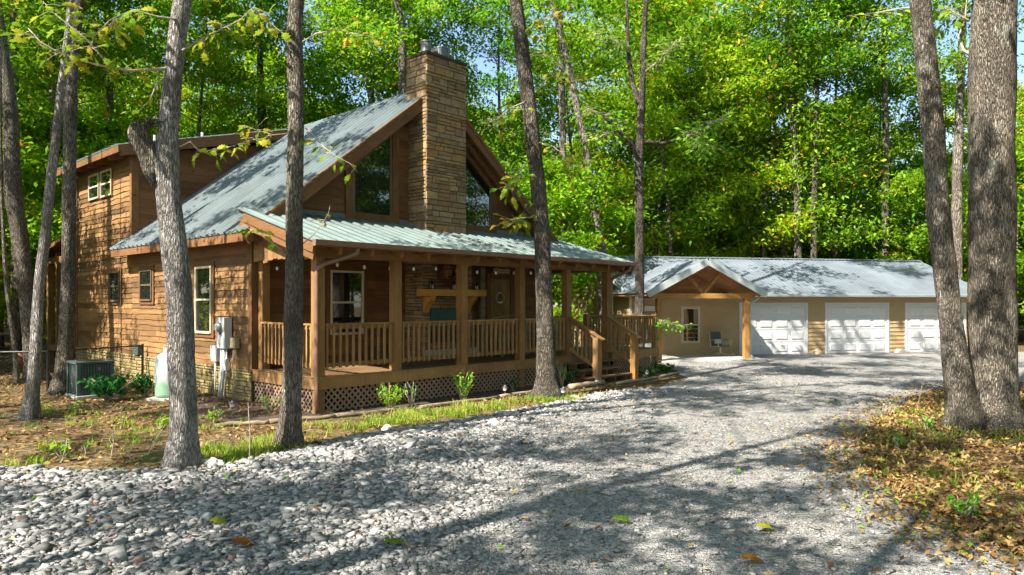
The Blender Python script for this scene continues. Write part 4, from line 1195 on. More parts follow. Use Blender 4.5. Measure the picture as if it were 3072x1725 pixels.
# --- the woods
pts = []
def ok_place(x, y, dmin):
    a, b = hl((x, y))
    if -3.5 < a < 15.5 and -8 < b < 21.5: return False
    ga, gb_ = gl_((x, y))
    if -3 < ga < 21 and -16 < gb_ < 11: return False
    if x * x + y * y < 18 ** 2: return False
    if -34 < x < -9 and -12 < y < 21: return False
    if bool(in_drive(np.array([x]), np.array([y]))[0]): return False
    if y > 0 and abs(x) < .74 * y + 1 and y < 24: return False
    for p in pts:
        if (p[0] - x) ** 2 + (p[1] - y) ** 2 < dmin * dmin: return False
    return True
tries = 0
while len(pts) < 150 and tries < 9000:
    tries += 1
    x = rnd.uniform(-62, 66); y = rnd.uniform(-14, 84)
    if y > 0 and abs(x) > y * .8 + 24: continue
    if y <= 16 and rnd.random() < .45: continue
    if not ok_place(x, y, 4.3): continue
    pts.append((x, y))
LOOK = {'tall_a': 'tall green broad-crowned tree', 'tall_b': 'tall green low-branched tree', 'tall_c': 'very tall high-crowned green tree', 'tall_d': 'tall lime-green low-branched tree', 'tall_e': 'tall yellow-green autumn-flecked tree', 'small_a': 'low lime-green young tree', 'small_b': 'low bushy yellow-green young tree', 'small_c': 'low mid-green young tree'}
def woods_label(key, x, y, side):
    far = 'at the near edge of' if math.hypot(x, y) < 40 else ('well inside' if math.hypot(x, y) < 56 else 'deep in')
    return LOOK[key] + ' ' + far + ' the woods ' + side
tall = ['tall_a', 'tall_b', 'tall_c', 'tall_d', 'tall_e']
for (x, y) in pts:
    side = 'behind the cabin' if x < -2 and y > 30 else ('behind the garage' if y > 36 else ('left of the cabin' if x < 0 else 'right of the drive'))
    key = rnd.choice(tall if x < 6 else ['tall_b', 'tall_d', 'tall_d', 'tall_e', 'tall_e'])
    plant(key, 'forest_tree', x, y, rnd.uniform(.85, 1.15), rnd.uniform(0, 6.28), woods_label(key, x, y, side), 'trees ' + side)
for i, (x, y) in enumerate([(22, 9), (25, 14), (23, 18.5), (28, 7), (30, 12), (29, 19), (34, 9), (35, 16), (27, 3), (33, 3), (40, 12), (41, 19), (21, 4)]):
    if all((p[0] - x) ** 2 + (p[1] - y) ** 2 > 6 for p in pts):
        pts.append((x, y)); key = ['tall_b', 'tall_d', 'tall_a'][i % 3]; plant(key, 'forest_tree', x, y, .95, i * 1.1, woods_label(key, x, y, 'right of the drive'), 'trees right of the drive')
for i, (x, y, k) in enumerate([(10.2, 45, 'tall_b'), (12.6, 49, 'tall_e'), (9.0, 53, 'tall_a'), (15.0, 52, 'tall_b'), (13.0, 57, 'tall_a'), (17.5, 46, 'tall_e')]):
    pts.append((x, y)); plant(k, 'forest_tree', x, y, 1.25, i * 1.7, woods_label(k, x, y, 'behind the garage'), 'trees behind the garage')
n0 = len(pts); tries = 0
while len(pts) < n0 + 80 and tries < 9000:
    tries += 1
    x = rnd.uniform(-50, 52); y = rnd.uniform(18, 70)
    if abs(x) > y * .8 + 8: continue
    if not ok_place(x, y, 2.2): continue
    pts.append((x, y))
    side = 'behind the cabin' if x < -2 and y > 30 else ('behind the garage' if y > 36 else ('left of the cabin' if x < 0 else 'right of the drive'))
    key = rnd.choice(['small_a', 'small_b', 'small_c'])
    plant(key, 'understory_tree', x, y, rnd.uniform(.8, 1.25), rnd.uniform(0, 6.28), woods_label(key, x, y, side), 'young trees ' + side)

# ================================================================== BRANCH SPRAYS near the camera
OAK = [(0, 0), (.16, .06), (.13, .16), (.30, .22), (.20, .34), (.42, .46), (.24, .52), (.36, .70), (.17, .72), (.14, .90), (0, 1.0)]
def oak_leaves(name, items, mat, parent=None):
    """lobed leaves: items = (position, direction, normal-ish, length, tint)"""
    V = []; F = []; T = []
    for p, d, nn, L, t in items:
        d = Vector(d).normalized(); sd_ = d.cross(Vector(nn)).normalized(); up = sd_.cross(d).normalized()
        o = len(V); n_ = len(OAK)
        for x, y in OAK: V.append(Vector(p) + d * (y * L) + sd_ * (x * L * .8) + up * (.10 * L * abs(x) * 2 - .25 * L * y * y))
        for x, y in OAK: V.append(Vector(p) + d * (y * L) - sd_ * (x * L * .8) + up * (.10 * L * abs(x) * 2 - .25 * L * y * y))
        for i in range(n_ - 1):
            F.append((o + i, o + i + 1, o + n_ + i + 1, o + n_ + i))
        T += [t] * (2 * n_)
    return link(name, np_mesh(name, np.array([tuple(v) for v in V]), np.array(F), mat, np.array(T)), parent)
def spray(tree, base, Y, path, nleaf, L, r0, mat='leaf_autumn', seed=0, spread=.12, tl=(.1, .8)):
    rg = random.Random(seed)
    P = [at(x, y, Y + dy) - base for x, y, dy in path]
    mb = MB(); mb.tube(P, [r0 * (1 - .8 * i / (len(P) - 1)) for i in range(len(P))], 5)
    items = []
    for k in range(int(nleaf * 1.8)):
        f = .25 + .75 * rg.random(); i = min(int(f * (len(P) - 1)), len(P) - 2)
        p = P[i].lerp(P[i + 1], f * (len(P) - 1) - i)
        d = Vector((rg.uniform(-1, 1), rg.uniform(-1, 1), rg.uniform(-.8, .3))).normalized()
        q = p + d * rg.uniform(.05, spread)
        mb.tube([p, p.lerp(q, .5) + Vector((0, 0, .01)), q], [.004, .003, .002], 3)
        items.append((q, d, Vector((rg.uniform(-.6, .6), rg.uniform(-1.4, -.1), .8)), L * rg.uniform(.8, 1.4), min(1, max(0, rg.uniform(*tl)))))
    b_ = mb.build('branch', 'twig', tree, True)
    if items: oak_leaves('leaves', items, mat, b_)
    return b_
b1 = Vector(T1.location); b2 = Vector(T2.location); b3 = Vector(T3.location)
spray(T1, b1, 9.9, [(512, 205, 0), (460, 208, -.15), (400, 212, -.3), (345, 205, -.4), (290, 194, -.5), (235, 178, -.6), (180, 160, -.7), (120, 125, -.8), (85, 85, -.8)], 18, .17, .024, seed=1, spread=.22)
spray(T1, b1, 9.9, [(330, 202, -.45), (290, 150, -.5), (250, 110, -.5), (200, 70, -.6), (150, 30, -.6), (130, 5, -.6)], 12, .18, .014, seed=2, spread=.22)
spray(T1, b1, 9.9, [(540, 60, 0), (470, 50, -.3), (400, 30, -.5), (330, 60, -.7), (280, 110, -.9), (270, 160, -.9)], 16, .17, .016, seed=3, spread=.25)
spray(T1, b1, 9.9, [(505, 225, 0), (470, 250, -.2), (450, 300, -.3), (420, 330, -.4), (400, 345, -.4)], 3, .12, .012, seed=4)
spray(T1, b1, 9.9, [(540, 440, 0), (570, 425, .1), (600, 455, .1), (650, 450, .2), (690, 440, .2), (740, 425, .3), (770, 415, .3)], 14, .13, .012, seed=5, spread=.14)
spray(T1, b1, 9.9, [(548, 150, 0), (600, 120, .3), (660, 90, .5), (720, 60, .7), (760, 20, .8)], 14, .16, .016, seed=6, spread=.22)
spray(T2, b2, 11.4, [(865, 400, 0), (820, 405, -.1), (770, 390, -.2), (730, 375, -.3)], 10, .15, .012, seed=7, spread=.2)
spray(T2, b2, 11.4, [(905, 375, 0), (935, 400, -.1), (970, 440, -.2), (1010, 470, -.3), (1050, 490, -.3), (1075, 520, -.3)], 7, .14, .012, seed=8, spread=.15)
spray(T2, b2, 11.4, [(858, 760, 0), (825, 735, -.1), (790, 712, -.2), (760, 690, -.3), (735, 683, -.3)], 6, .16, .012, seed=9, spread=.15)
spray(T2, b2, 11.4, [(905, 735, 0), (940, 705, -.1), (968, 670, -.15), (985, 640, -.15), (990, 618, -.15)], 3, .1, .008, seed=10, tl=(.6, 1))
spray(T2, b2, 11.4, [(900, 130, 0), (950, 100, -.2), (1010, 90, -.3), (1060, 100, -.4), (1120, 110, -.5)], 9, .14, .014, seed=11, spread=.2)
spray(T2, b2, 11.4, [(868, 120, 0), (830, 85, -.1), (800, 60, -.1), (770, 30, -.2)], 10, .17, .014, seed=12, spread=.2)
for k, pth in enumerate([[(1600, 470, 0), (1570, 500, -.3), (1545, 540, -.5), (1530, 560, -.6)], [(1620, 430, 0), (1660, 440, -.2), (1700, 470, -.4), (1720, 510, -.5)], [(1590, 300, 0), (1540, 320, -.4), (1500, 350, -.6), (1480, 370, -.6)], [(1595, 160, 0), (1650, 170, -.3), (1700, 220, -.6), (1740, 260, -.8)], [(1610, 650, 0), (1560, 655, -.3), (1530, 660, -.4)], [(1560, 110, 0), (1620, 60, -.3), (1690, 40, -.5)]]):
    spray(T3, b3, 17.2, pth, 26, .17, .02, seed=20 + k, spread=.45, tl=(.0, .85))
b4 = Vector(T4.location)
for k, pth in enumerate([[(1895, 430, -.3), (1850, 385, -.6), (1800, 340, -1), (1750, 320, -1.2)], [(1850, 385, -.6), (1820, 400, -.8), (1770, 420, -1)], [(1995, 430, -.4), (2060, 405, -.8), (2120, 372, -1.2), (2170, 350, -1.4)], [(2060, 405, -.8), (2100, 430, -1), (2150, 440, -1.2)], [(1928, 220, 0), (1980, 180, -.4), (2030, 120, -.8)], [(1884, 150, .3), (1840, 120, 0), (1790, 100, -.4)]]):
    spray(T4, b4, 26.5, pth, 70, .17, .025, 'leaf_green', seed=70 + k, spread=.75, tl=(.0, .8))
b6 = Vector(T6.location)
spray(T6, b6, 13.3, [(2790, 20, 0), (2700, 25, .3), (2620, 40, .6), (2540, 48, .8)], 10, .14, .018, 'leaf_lime', seed=40, spread=.35)
spray(T6, b6, 13.3, [(2912, 165, .2), (2890, 150, .3), (2875, 110, .4), (2895, 60, .5), (2900, 0, .6)], 3, .14, .035, 'leaf_lime', seed=41, spread=.3)
spray(T6, b6, 13.3, [(2905, 60, .3), (2870, 40, .5), (2840, 20, .6)], 22, .16, .012, 'leaf_lime', seed=42, spread=.4)

# ================================================================== GROUND COVER
def ico():
    t = (1 + 5 ** .5) / 2
    v = np.array([(-1, t, 0), (1, t, 0), (-1, -t, 0), (1, -t, 0), (0, -1, t), (0, 1, t), (0, -1, -t), (0, 1, -t), (t, 0, -1), (t, 0, 1), (-t, 0, -1), (-t, 0, 1)], float)
    v /= np.linalg.norm(v[0])
    f = np.array([(0, 11, 5), (0, 5, 1), (0, 1, 7), (0, 7, 10), (0, 10, 11), (1, 5, 9), (5, 11, 4), (11, 10, 2), (10, 7, 6), (7, 1, 8), (3, 9, 4), (3, 4, 2), (3, 2, 6), (3, 6, 8), (3, 8, 9), (4, 9, 5), (2, 4, 11), (6, 2, 10), (8, 6, 7), (9, 8, 1)])
    return v, f
OCT = (np.array([(1, 0, 0), (-1, 0, 0), (0, 1, 0), (0, -1, 0), (0, 0, 1), (0, 0, -1)], float), np.array([(0, 2, 4), (2, 1, 4), (1, 3, 4), (3, 0, 4), (2, 0, 5), (1, 2, 5), (3, 1, 5), (0, 3, 5)]))
SLAB = (np.array([(x, y, z) for z in (-.8, .8) for y in (-.8, .8) for x in (-.8, .8)], float), np.array([(0, 2, 3), (0, 3, 1), (4, 5, 7), (4, 7, 6), (0, 1, 5), (0, 5, 4), (2, 6, 7), (2, 7, 3), (0, 4, 6), (0, 6, 2), (1, 3, 7), (1, 7, 5)]))
def pebbles(name, X, Y, S, Z, shape, tint, label):
    v0, f0 = shape
    n = len(X); k = len(v0)
    P = v0[None] * (1 + RNG.uniform(-.42, .38, (n, k, 1)))
    P = P * np.stack([S * RNG.uniform(.9, 1.6, n), S * RNG.uniform(.5, .95, n), S * RNG.uniform(.22, .5, n)], 1)[:, None, :] * .5
    tl = RNG.normal(0, .35, n); ct, st_ = np.cos(tl)[:, None], np.sin(tl)[:, None]
    y, z = P[:, :, 1] * ct - P[:, :, 2] * st_, P[:, :, 1] * st_ + P[:, :, 2] * ct
    az = RNG.uniform(0, 6.283, n); ca, sa = np.cos(az)[:, None], np.sin(az)[:, None]
    x = P[:, :, 0]
    V = np.stack([x * ca - y * sa + X[:, None], x * sa + y * ca + Y[:, None], z + Z[:, None]], 2)
    F = f0[None] + (np.arange(n) * k)[:, None, None]
    o = link(name, np_mesh(name, V.reshape(-1, 3), F.reshape(-1, 3), 'gravel_stone', np.repeat(tint, k)))
    return kind(o, 'stuff', label)
def tints(n, p_red=.012):
    t = np.clip(RNG.normal(.40, .25, n), 0, .95); t[RNG.random(n) < p_red] = 1.0
    return t
# coarse stone on the left half and along the lawn edge, finer towards the right
N = 85000
X = RNG.uniform(-8.5, 7.5, N); Y = RNG.uniform(5.4, 14.0, N)
tt = np.clip((X + 2.2 - .12 * (Y - 6)) / 3.2, 0, 1); tt = tt * tt * (3 - 2 * tt)
S = (.050 * (1 - tt) + .026 * tt) * np.exp(RNG.normal(0, .42, N))
keep = in_drive(X, Y) & (RNG.random(N) < (.82 * (1 - tt) + .75 * tt))
co = keep & (tt < .55); fi = keep & (tt >= .55)
c1_ = co & (RNG.random(N) < .18); c2_ = co & ~c1_
pebbles('coarse_gravel', X[c1_], Y[c1_], S[c1_], .012 + S[c1_] * .12, ico(), tints(c1_.sum()), 'coarse rounded grey stone across the near left of the drive')
pebbles('crushed_stone', X[c2_], Y[c2_], S[c2_] * .95, .012 + S[c2_] * .10, SLAB, tints(c2_.sum()), 'angular grey crushed stone across the near left of the drive')
pebbles('fine_gravel', X[fi], Y[fi], S[fi], .012 + S[fi] * .15, OCT, tints(fi.sum()), 'fine grey gravel on the middle and right of the drive')
# bright stones along the lawn edge
ex, ey = [], []
for (xa, ya), (xb, yb) in zip(DRIVE_PX[2:11], DRIVE_PX[3:12]):
    p, q = gp(xa, ya), gp(xb, yb)
    for _ in range(int((q - p).length * 260)):
        c_ = p.lerp(q, random.random()); nrm = Vector((q.y - p.y, p.x - q.x, 0)).normalized()
        c_ = c_ + nrm * abs(random.gauss(0, .55)) * 1.0 - nrm * .12
        ex.append(c_.x); ey.append(c_.y)
ex, ey = np.array(ex), np.array(ey); es = .065 * np.exp(RNG.normal(0, .35, len(ex)))
et = np.clip(RNG.normal(.52, .25, len(ex)), 0, .95)
pebbles('edge_gravel', ex, ey, es, .012 + es * .18, ico(), et, 'pale larger stones along the lawn edge of the drive')
N = 26000
X = RNG.uniform(-4, 12, N); Y = RNG.uniform(12.5, 27, N); k_ = in_drive(X, Y)
S = .032 * np.exp(RNG.normal(0, .35, N)); X, Y, S = X[k_], Y[k_], S[k_]
pebbles('drive_gravel', X, Y, S, .012 + S * .15, OCT, tints(len(X)), 'fine gravel on the far drive towards the garage')

def litter(name, X, Y, L, tint, z=.02, tilt=.4, label='', mat='dead_leaf', wr=.6):
    C = np.stack([X, Y, np.full(len(X), z) + RNG.uniform(0, .03, len(X))], 1)
    o = link(name, leaf_mesh(name, C, L, mat, tint, tilt, wr))
    return kind(o, 'stuff', label)
def free(X, Y):
    """not inside a building"""
    dx, dy = X - P0.x, Y - P0.y
    a = dx * U.x + dy * U.y; b = dx * VV.x + dy * VV.y
    return ~((a > -.05) & (a < 10.5) & (b > 0) & (b < 15.3))
N = 40000
X = RNG.uniform(-24, 3, N); Y = RNG.uniform(9.3, 26, N)
dn = np.array([mnoise.noise(Vector((x * .55, y * .55, 2.0))) for x, y in zip(X, Y)])
k_ = ~in_drive(X, Y) & free(X, Y) & (RNG.random(N) < np.clip(.62 + dn * .9, .12, 1))
aa = (X - P0.x) * U.x + (Y - P0.y) * U.y; bb = (X - P0.x) * VV.x + (Y - P0.y) * VV.y
k_ &= ~((bb > -1.05) & (bb < 0.2) & (aa > -1.4)) | (RNG.random(N) < .12)
X, Y = X[k_], Y[k_]
litter('fallen_leaves', X, Y, RNG.uniform(.05, .11, len(X)), np.clip(RNG.normal(.5, .24, len(X)), 0, 1), label='brown fallen leaves over the yard left of the drive')
N = 30000
X = RNG.uniform(3.0, 16, N); Y = RNG.uniform(5.0, 19, N)
k_ = ~in_drive(X, Y) & (X > 3.2)
X, Y = X[k_], Y[k_]
litter('leaf_bank', X, Y, RNG.uniform(.045, .105, len(X)), np.clip(RNG.normal(.5, .26, len(X)), 0, 1), .03, .5, 'tan and brown leaves banked around the twin-trunk tree')
N = 2300
X = RNG.uniform(-7, 8, N); Y = RNG.uniform(5.4, 24, N); k_ = in_drive(X, Y)
d_edge = np.min(np.hypot(X[:, None] - np.array([gp(*p).x for p in RIGHT_PX])[None], Y[:, None] - np.array([gp(*p).y for p in RIGHT_PX])[None]), 1)
k_ &= (RNG.random(N) < .42 + .9 * np.exp(-d_edge / .8))
X, Y = X[k_], Y[k_]
litter('scattered_leaves', X, Y, RNG.uniform(.04, .10, len(X)), np.clip(RNG.normal(.55, .28, len(X)), 0, 1), .045, .4, 'scattered orange and tan leaves lying on the gravel')
EX = np.concatenate([RNG.normal(0, .55, 2600)]); 
rx, ry = [], []
RP = [gp(*p) for p in RIGHT_PX]
for _ in range(4200):
    i = random.randrange(len(RP) - 1); c_ = RP[i].lerp(RP[i + 1], random.random()); rx.append(c_.x + random.gauss(-.05, .38)); ry.append(c_.y + random.gauss(0, .35))
litter('edge_leaves', np.array(rx), np.array(ry), RNG.uniform(.04, .09, len(rx)), np.clip(RNG.normal(.6, .24, len(rx)), 0, 1), .035, .45, 'leaves blown along the right edge of the gravel')
# a few single big fresh leaves on the gravel
for k, (x, y, lab, t_) in enumerate([(1866, 1575, 'bright yellow-green oak leaf lying on the gravel near the middle', .3), (1185, 1650, 'olive oak leaf on the gravel near the bottom edge', .25), (2300, 1600, 'tan curled oak leaf on the right of the gravel', .7), (725, 1645, 'dark red leaf on the coarse stones', 1.0), (2255, 1695, 'brown curled leaf at the bottom edge of the drive', .97), (655, 1580, 'small yellow-brown leaf on the coarse stones at left', .62)]):
    p = gp(x, y); o = oak_leaves('oak_leaf', [(Vector((-.10, 0, 0)), Vector((1, random.uniform(-.6, .6), 0)), Vector((0, -.25, 1)), .21, t_), ], 'leaf_autumn'); o.location = (p.x, p.y, .075)
    tag(o, lab, 'leaf')

def grass(name, cx_, cy_, H, lean, tint, label, wd=.007):
    n = len(cx_); az = RNG.uniform(0, 6.283, n); dx, dy = np.cos(az), np.sin(az); ln = lean * H
    V = np.empty((n, 5, 3))
    B = np.stack([cx_, cy_, np.zeros(n)], 1); sdv = np.stack([-dy, dx, np.zeros(n)], 1) * wd; d = np.stack([dx, dy, np.zeros(n)], 1)
    up = np.array([0, 0, 1.0])
    V[:, 0] = B - sdv; V[:, 1] = B + sdv
    m_ = B + d * (ln * .35)[:, None] + up * (H * .62)[:, None]
    V[:, 2] = m_ + sdv * .8; V[:, 3] = m_ - sdv * .8
    V[:, 4] = B + d * ln[:, None] + up * (H * .9)[:, None]
    idx = np.arange(n)[:, None] * 5
    F = np.concatenate([idx + np.array([[0, 1, 2]]), idx + np.array([[0, 2, 3]]), idx + np.array([[3, 2, 4]])])
    o = link(name, np_mesh(name, V.reshape(-1, 3), F, 'grass_blade', np.repeat(tint, 5)))
    return kind(o, 'stuff', label)
gx, gy, gh, gt_ = [], [], [], []
strip = [gp(*p) for p in ((560, 1380), (700, 1375), (860, 1335), (1000, 1300), (1150, 1268), (1300, 1248), (1450, 1230), (1600, 1208), (1750, 1185))]
for _ in range(330):
    i = random.randrange(len(strip) - 1); c_ = strip[i].lerp(strip[i + 1], random.random())
    c_ = c_ + Vector((random.gauss(0, .15), random.gauss(.12, .38), 0))
    a_, b_ = hl(c_)
    if b_ > -.95 and a_ > -1.2: continue
    if mnoise.noise(Vector((c_.x * .9, c_.y * .9, 5.5))) < -.12: continue
    big_ = random.random(); h_ = random.uniform(.05, .12) if big_ < .7 else random.uniform(.12, .24)
    tcol = random.uniform(.25, 1.0)
    for k in range(int(random.uniform(14, 42))):
        gx.append(c_.x + random.gauss(0, .09)); gy.append(c_.y + random.gauss(0, .09)); gh.append(h_ * random.uniform(.5, 1.25)); gt_.append(min(1, max(0, tcol + random.gauss(0, .15))))
grass('grass', np.array(gx), np.array(gy), np.array(gh), RNG.uniform(.3, 1.1, len(gx)), np.array(gt_), 'thin green grass strip between the log edging and the gravel')
gx, gy, gh, gt_ = [], [], [], []
for (x0, x1, y0, y1, n_) in ((-12, -2.5, 9.9, 15.5, 300), (3.2, 11, 6, 16, 620)):
    for _ in range(n_):
        x, y = random.uniform(x0, x1), random.uniform(y0, y1)
        if bool(in_drive(np.array([x]), np.array([y]))[0]) or not bool(free(np.array([x]), np.array([y]))[0]): continue
        if mnoise.noise(Vector((x * .7, y * .7, 8))) < -.05: continue
        a_, b_ = hl((x, y))
        if b_ > -1.0 and a_ > -1.5: continue
        h_ = random.uniform(.05, .17); tcol = random.uniform(.2, .9)
        for k in range(random.randint(8, 22)):
            gx.append(x + random.gauss(0, .06)); gy.append(y + random.gauss(0, .06)); gh.append(h_ * random.uniform(.5, 1.2)); gt_.append(min(1, max(0, tcol + random.gauss(0, .15))))
grass('weeds', np.array(gx), np.array(gy), np.array(gh), RNG.uniform(.3, 1.2, len(gx)), np.array(gt_), 'sparse weeds and grass tufts among the fallen leaves')

# ================================================================== PLANTS
def shrub(name, p, h, wd, nst, nlf, L, mat, label, seed, twig='twig'):
    rg = random.Random(seed); rn = np.random.default_rng(seed)
    t = empty(name, (p[0], p[1], 0), 0, label, 'plant')
    mb = MB(); C = []
    for k in range(nst):
        az = rg.uniform(0, 6.28); e = Vector((math.cos(az) * wd * rg.uniform(.15, .5), math.sin(az) * wd * rg.uniform(.15, .5), h * rg.uniform(.65, 1.0)))
        m_ = e * .5 + Vector((rg.gauss(0, .03), rg.gauss(0, .03), h * .06))
        mb.tube([Vector((rg.gauss(0, .03), rg.gauss(0, .03), -.02)), m_, e], [.012, .008, .003], 5)
        for j in range(nlf // nst):
            f = rg.uniform(.3, 1.03); q = (m_ * 2 * f) if f < .5 else m_.lerp(e, f * 2 - 1)
            C.append(tuple(q + Vector((rg.gauss(0, .06 * wd), rg.gauss(0, .06 * wd), rg.gauss(0, .03)))))
    mb.build('stem', twig, t, True)
    C = np.array(C)
    link('foliage', leaf_mesh('foliage', C, L * rn.uniform(.6, 1.3, len(C)), mat, np.clip(rn.normal(.55, .28, len(C)), 0, 1), .6, .55, rn), t)
    return t
def HP(a, b): return hw(a, b)
shrub('shrub', hw(1.29, -.78), .62, .62, 12, 420, .07, 'leaf_shrub', 'bright green shrub in the mulch bed below the first porch bay', 31)
shrub('shrub', hw(3.35, -.78), .70, .62, 12, 420, .07, 'leaf_shrub', 'bright green shrub in the mulch bed below the second porch bay', 32)
shrub('shrub', hw(2.1, -.5), .6, .5, 6, 60, .08, 'leaf_dark', 'sparse dark green plant against the lattice between the two bright shrubs', 33)
shrub('shrub', hw(5.4, -.45), .42, .5, 6, 90, .08, 'leaf_dark', 'low dark plant in the mulch near the third lattice panel', 34)
shrub('shrub', hw(7.25, -.6), .75, .4, 6, 90, .07, 'leaf_shrub', 'small yellowing bush between the dark tree and the porch steps', 35)
shrub('shrub', hw(7.8, -.45), .45, .6, 8, 110, .12, 'leaf_dark', 'broad-leaved dark plant at the left foot of the porch steps', 36)
shrub('broadleaf_bush', gp(322, 1205), .62, 1.25, 22, 300, .17, 'leaf_dark', 'broad-leaved green bush beside the air conditioner', 37)
shrub('broadleaf_bush', gp(435, 1192), .55, .7, 12, 150, .16, 'leaf_dark', 'smaller broad-leaved bush next to the gas tank', 38)
shrub('hosta', hw(11.0, -.9), .28, .8, 14, 90, .18, 'leaf_dark', 'low leafy plants at the foot of the side deck lattice', 39)
shrub('hosta', hw(12.7, -.6), .25, .9, 14, 90, .18, 'leaf_dark', 'low leafy plants beyond the side deck corner', 40)
for k, (x, y, h_, lab) in enumerate([(190, 1385, .35, 'light green seedling in the leaves at the left gravel edge'), (230, 1245, .3, 'small fern-like seedling in the shaded yard'), (810, 1240, .4, 'spindly green plant at the porch corner'), (2780, 1290, .25, 'broad green seedling on the leaf bank'), (2690, 1345, .22, 'bright seedling at the edge of the leaf bank'), (640, 1270, .3, 'leafy weed right of the broken-branch tree'), (480, 1290, .25, 'light green weed left of the broken-branch tree'), (2900, 1560, .3, 'weedy green clump in the near leaf bank')]):
    shrub('seedling', gp(x, y), h_, h_ * 1.2, 6, 36, .10, 'leaf_shrub', lab, 50 + k)
# leafy twig poking out right of the side deck
tw = empty('leafy_twig', hw(13.4, .2), 0, 'leafy green twig reaching right from the side deck corner', 'plant')
tb = Vector(tw.location); spray(tw, tb, 24.2, [(1968, 1120, 0), (1972, 1000, -.1), (1985, 960, -.1), (2010, 970, -.1), (2050, 978, -.1)], 46, .11, .012, 'leaf_shrub', 61, .3)
# dry stalks
for k, (x, y, h_, dx) in enumerate([(333, 1372, .45, .05), (395, 1390, .35, -.1), (440, 1365, .42, .25), (748, 1400, .9, -.02), (255, 1375, .2, .0), (2752, 1215, .62, .12), (800, 1400, .25, .03)]):
    p = gp(x, y); mb = MB(); q = Vector((dx, random.uniform(-.05, .05), h_))
    mb.tube([(0, 0, -.02), q * .5 + Vector((.02, 0, 0)), q], [.010, .008, .004], 5); mb.tube([q * .55, q * .55 + Vector((.08, 0, .12))], [.005, .003], 4); mb.tube([q * .4, q * .4 + Vector((-.06, .02, .10))], [.005, .003], 4)
    o = mb.build('dry_stalk', 'twig'); o.location = (p.x, p.y, 0)
    tag(o, ['bare forked stalk in the leaves left of the broken-branch tree', 'thin bent stalk close to the broken-branch tree', 'curved bare stalk beside the broken-branch tree', 'tall reddish stalk between the two front trees', 'short bare stalk far left of the gravel edge', 'thin dry sapling stem left of the twin-trunk tree', 'short stalk near the mottled tree'][k], 'stalk')

# ================================================================== YARD THINGS
def log_(p, q, r, label, nm='edging_log'):
    p = Vector(p); q = Vector(q); c_ = (p + q) / 2
    mb = MB(); n_ = 9; pts_ = []; rr = []
    for i in range(n_):
        f = i / (n_ - 1); x = p.lerp(q, f) - c_
        pts_.append(x + Vector((random.gauss(0, .012), random.gauss(0, .012), r * .85 + random.gauss(0, .008)))); rr.append(r * (1.05 - .2 * f) * random.uniform(.94, 1.06))
    mb.tube(pts_, rr, 10); o = mb.build(nm, 'log_wood', None, True); o.location = c_
    return tag(o, label, 'log')
LP = [(-2.1, .0), (-1.2, -.33), (.0, -.66), (1.8, -.98), (4.3, -1.05), (6.3, -.95)]
for i, lab in enumerate(('short log edging the bed beneath the meter box', 'log edging at the porch corner behind the mottled tree', 'long log edging in front of the first bright shrub', 'long log edging in front of the second bright shrub', 'log edging just left of the dark leaning tree')):
    log_(hw(*LP[i]), hw(*LP[i + 1]), .048, lab)
log_(hw(6.75, -1.25), hw(8.35, -1.18), .085, 'thick pale log right of the dark leaning tree')
log_(hw(8.5, -1.55), hw(10.6, -1.5), .05, 'thin log edging at the foot of the porch steps')
log_(hw(10.8, -1.45), hw(12.4, -1.2), .05, 'thin log edging in front of the side deck')

def path_light(p, label, h=.3):
    t = empty('path_light', (p[0], p[1], 0), 0, label, 'light', 'solar path lights')
    mb = MB(); mb.tube([(0, 0, -.05), (0, 0, h)], .012, 6); mb.build('stake', 'galv', t)
    mb = MB(); mb.lathe([(.02, h), (.045, h + .015), (.05, h + .07)], (0, 0, 0), 12); mb.build('lens', 'bulb_glass', t)
    mb = MB(); mb.lathe([(.065, h + .072), (.06, h + .095), (.02, h + .125), (.01, h + .14)], (0, 0, 0), 12); mb.build('cap', 'galv', t)
path_light(gp(1515, 1192), 'small solar path light left of the dark leaning tree', .16)
path_light(gp(1690, 1214), 'solar path light right of the dark leaning tree on a tall stake', .26)
path_light(gp(1791, 1160), 'solar path light at the left newel of the steps', .12)
path_light(gp(1941, 1142), 'solar path light right of the porch steps', .18)
path_light(gp(697, 1252), 'solar path light below the meter conduits', .2)

# air conditioner
ac = empty('air_conditioner', hw(-2.2, 6.55), HA, 'dark green outdoor air conditioner unit beside the cabin wall', 'air conditioner')
part('pad', 'concrete', ac, (-.42, .47, -.55, .42, 0, .07))
part('body', 'ac_dark', ac, (-.345, .345, -.345, .345, .07, .80))
for z in np.arange(.12, .80, .034):
    mb = MB()
    for q in ((-1, 0), (1, 0), (0, -1), (0, 1)): pass
    mb.box(-.372, .372, -.372, -.346, z, z + .012); mb.box(-.372, -.346, -.345, .372, z, z + .012); mb.box(.346, .372, -.345, .372, z, z + .012)
    mb.build('louver', 'ac_green', ac)
for k in range(12):
    x = -.34 + k * .062
    part('grille_bar', 'ac_green', ac, (x - .014, x + .014, -.392, -.373, .1, .81))
for (x, y) in ((-.36, -.36), (.36, -.36), (-.36, .36), (.36, .36)): part('corner_post', 'ac_green', ac, (x - .04, x + .04, y - .04, y + .04, .07, .82))
part('top', 'ac_green', ac, (-.41, .41, -.41, .41, .822, .87)); part('badge', 'galv', ac, (.05, .11, -.402, -.393, .66, .73))
mb = MB(); mb.lathe([(.30, .871), (.30, .885), (.05, .905)], (0, 0, 0), 20); mb.build('fan_guard', 'black_metal', ac)

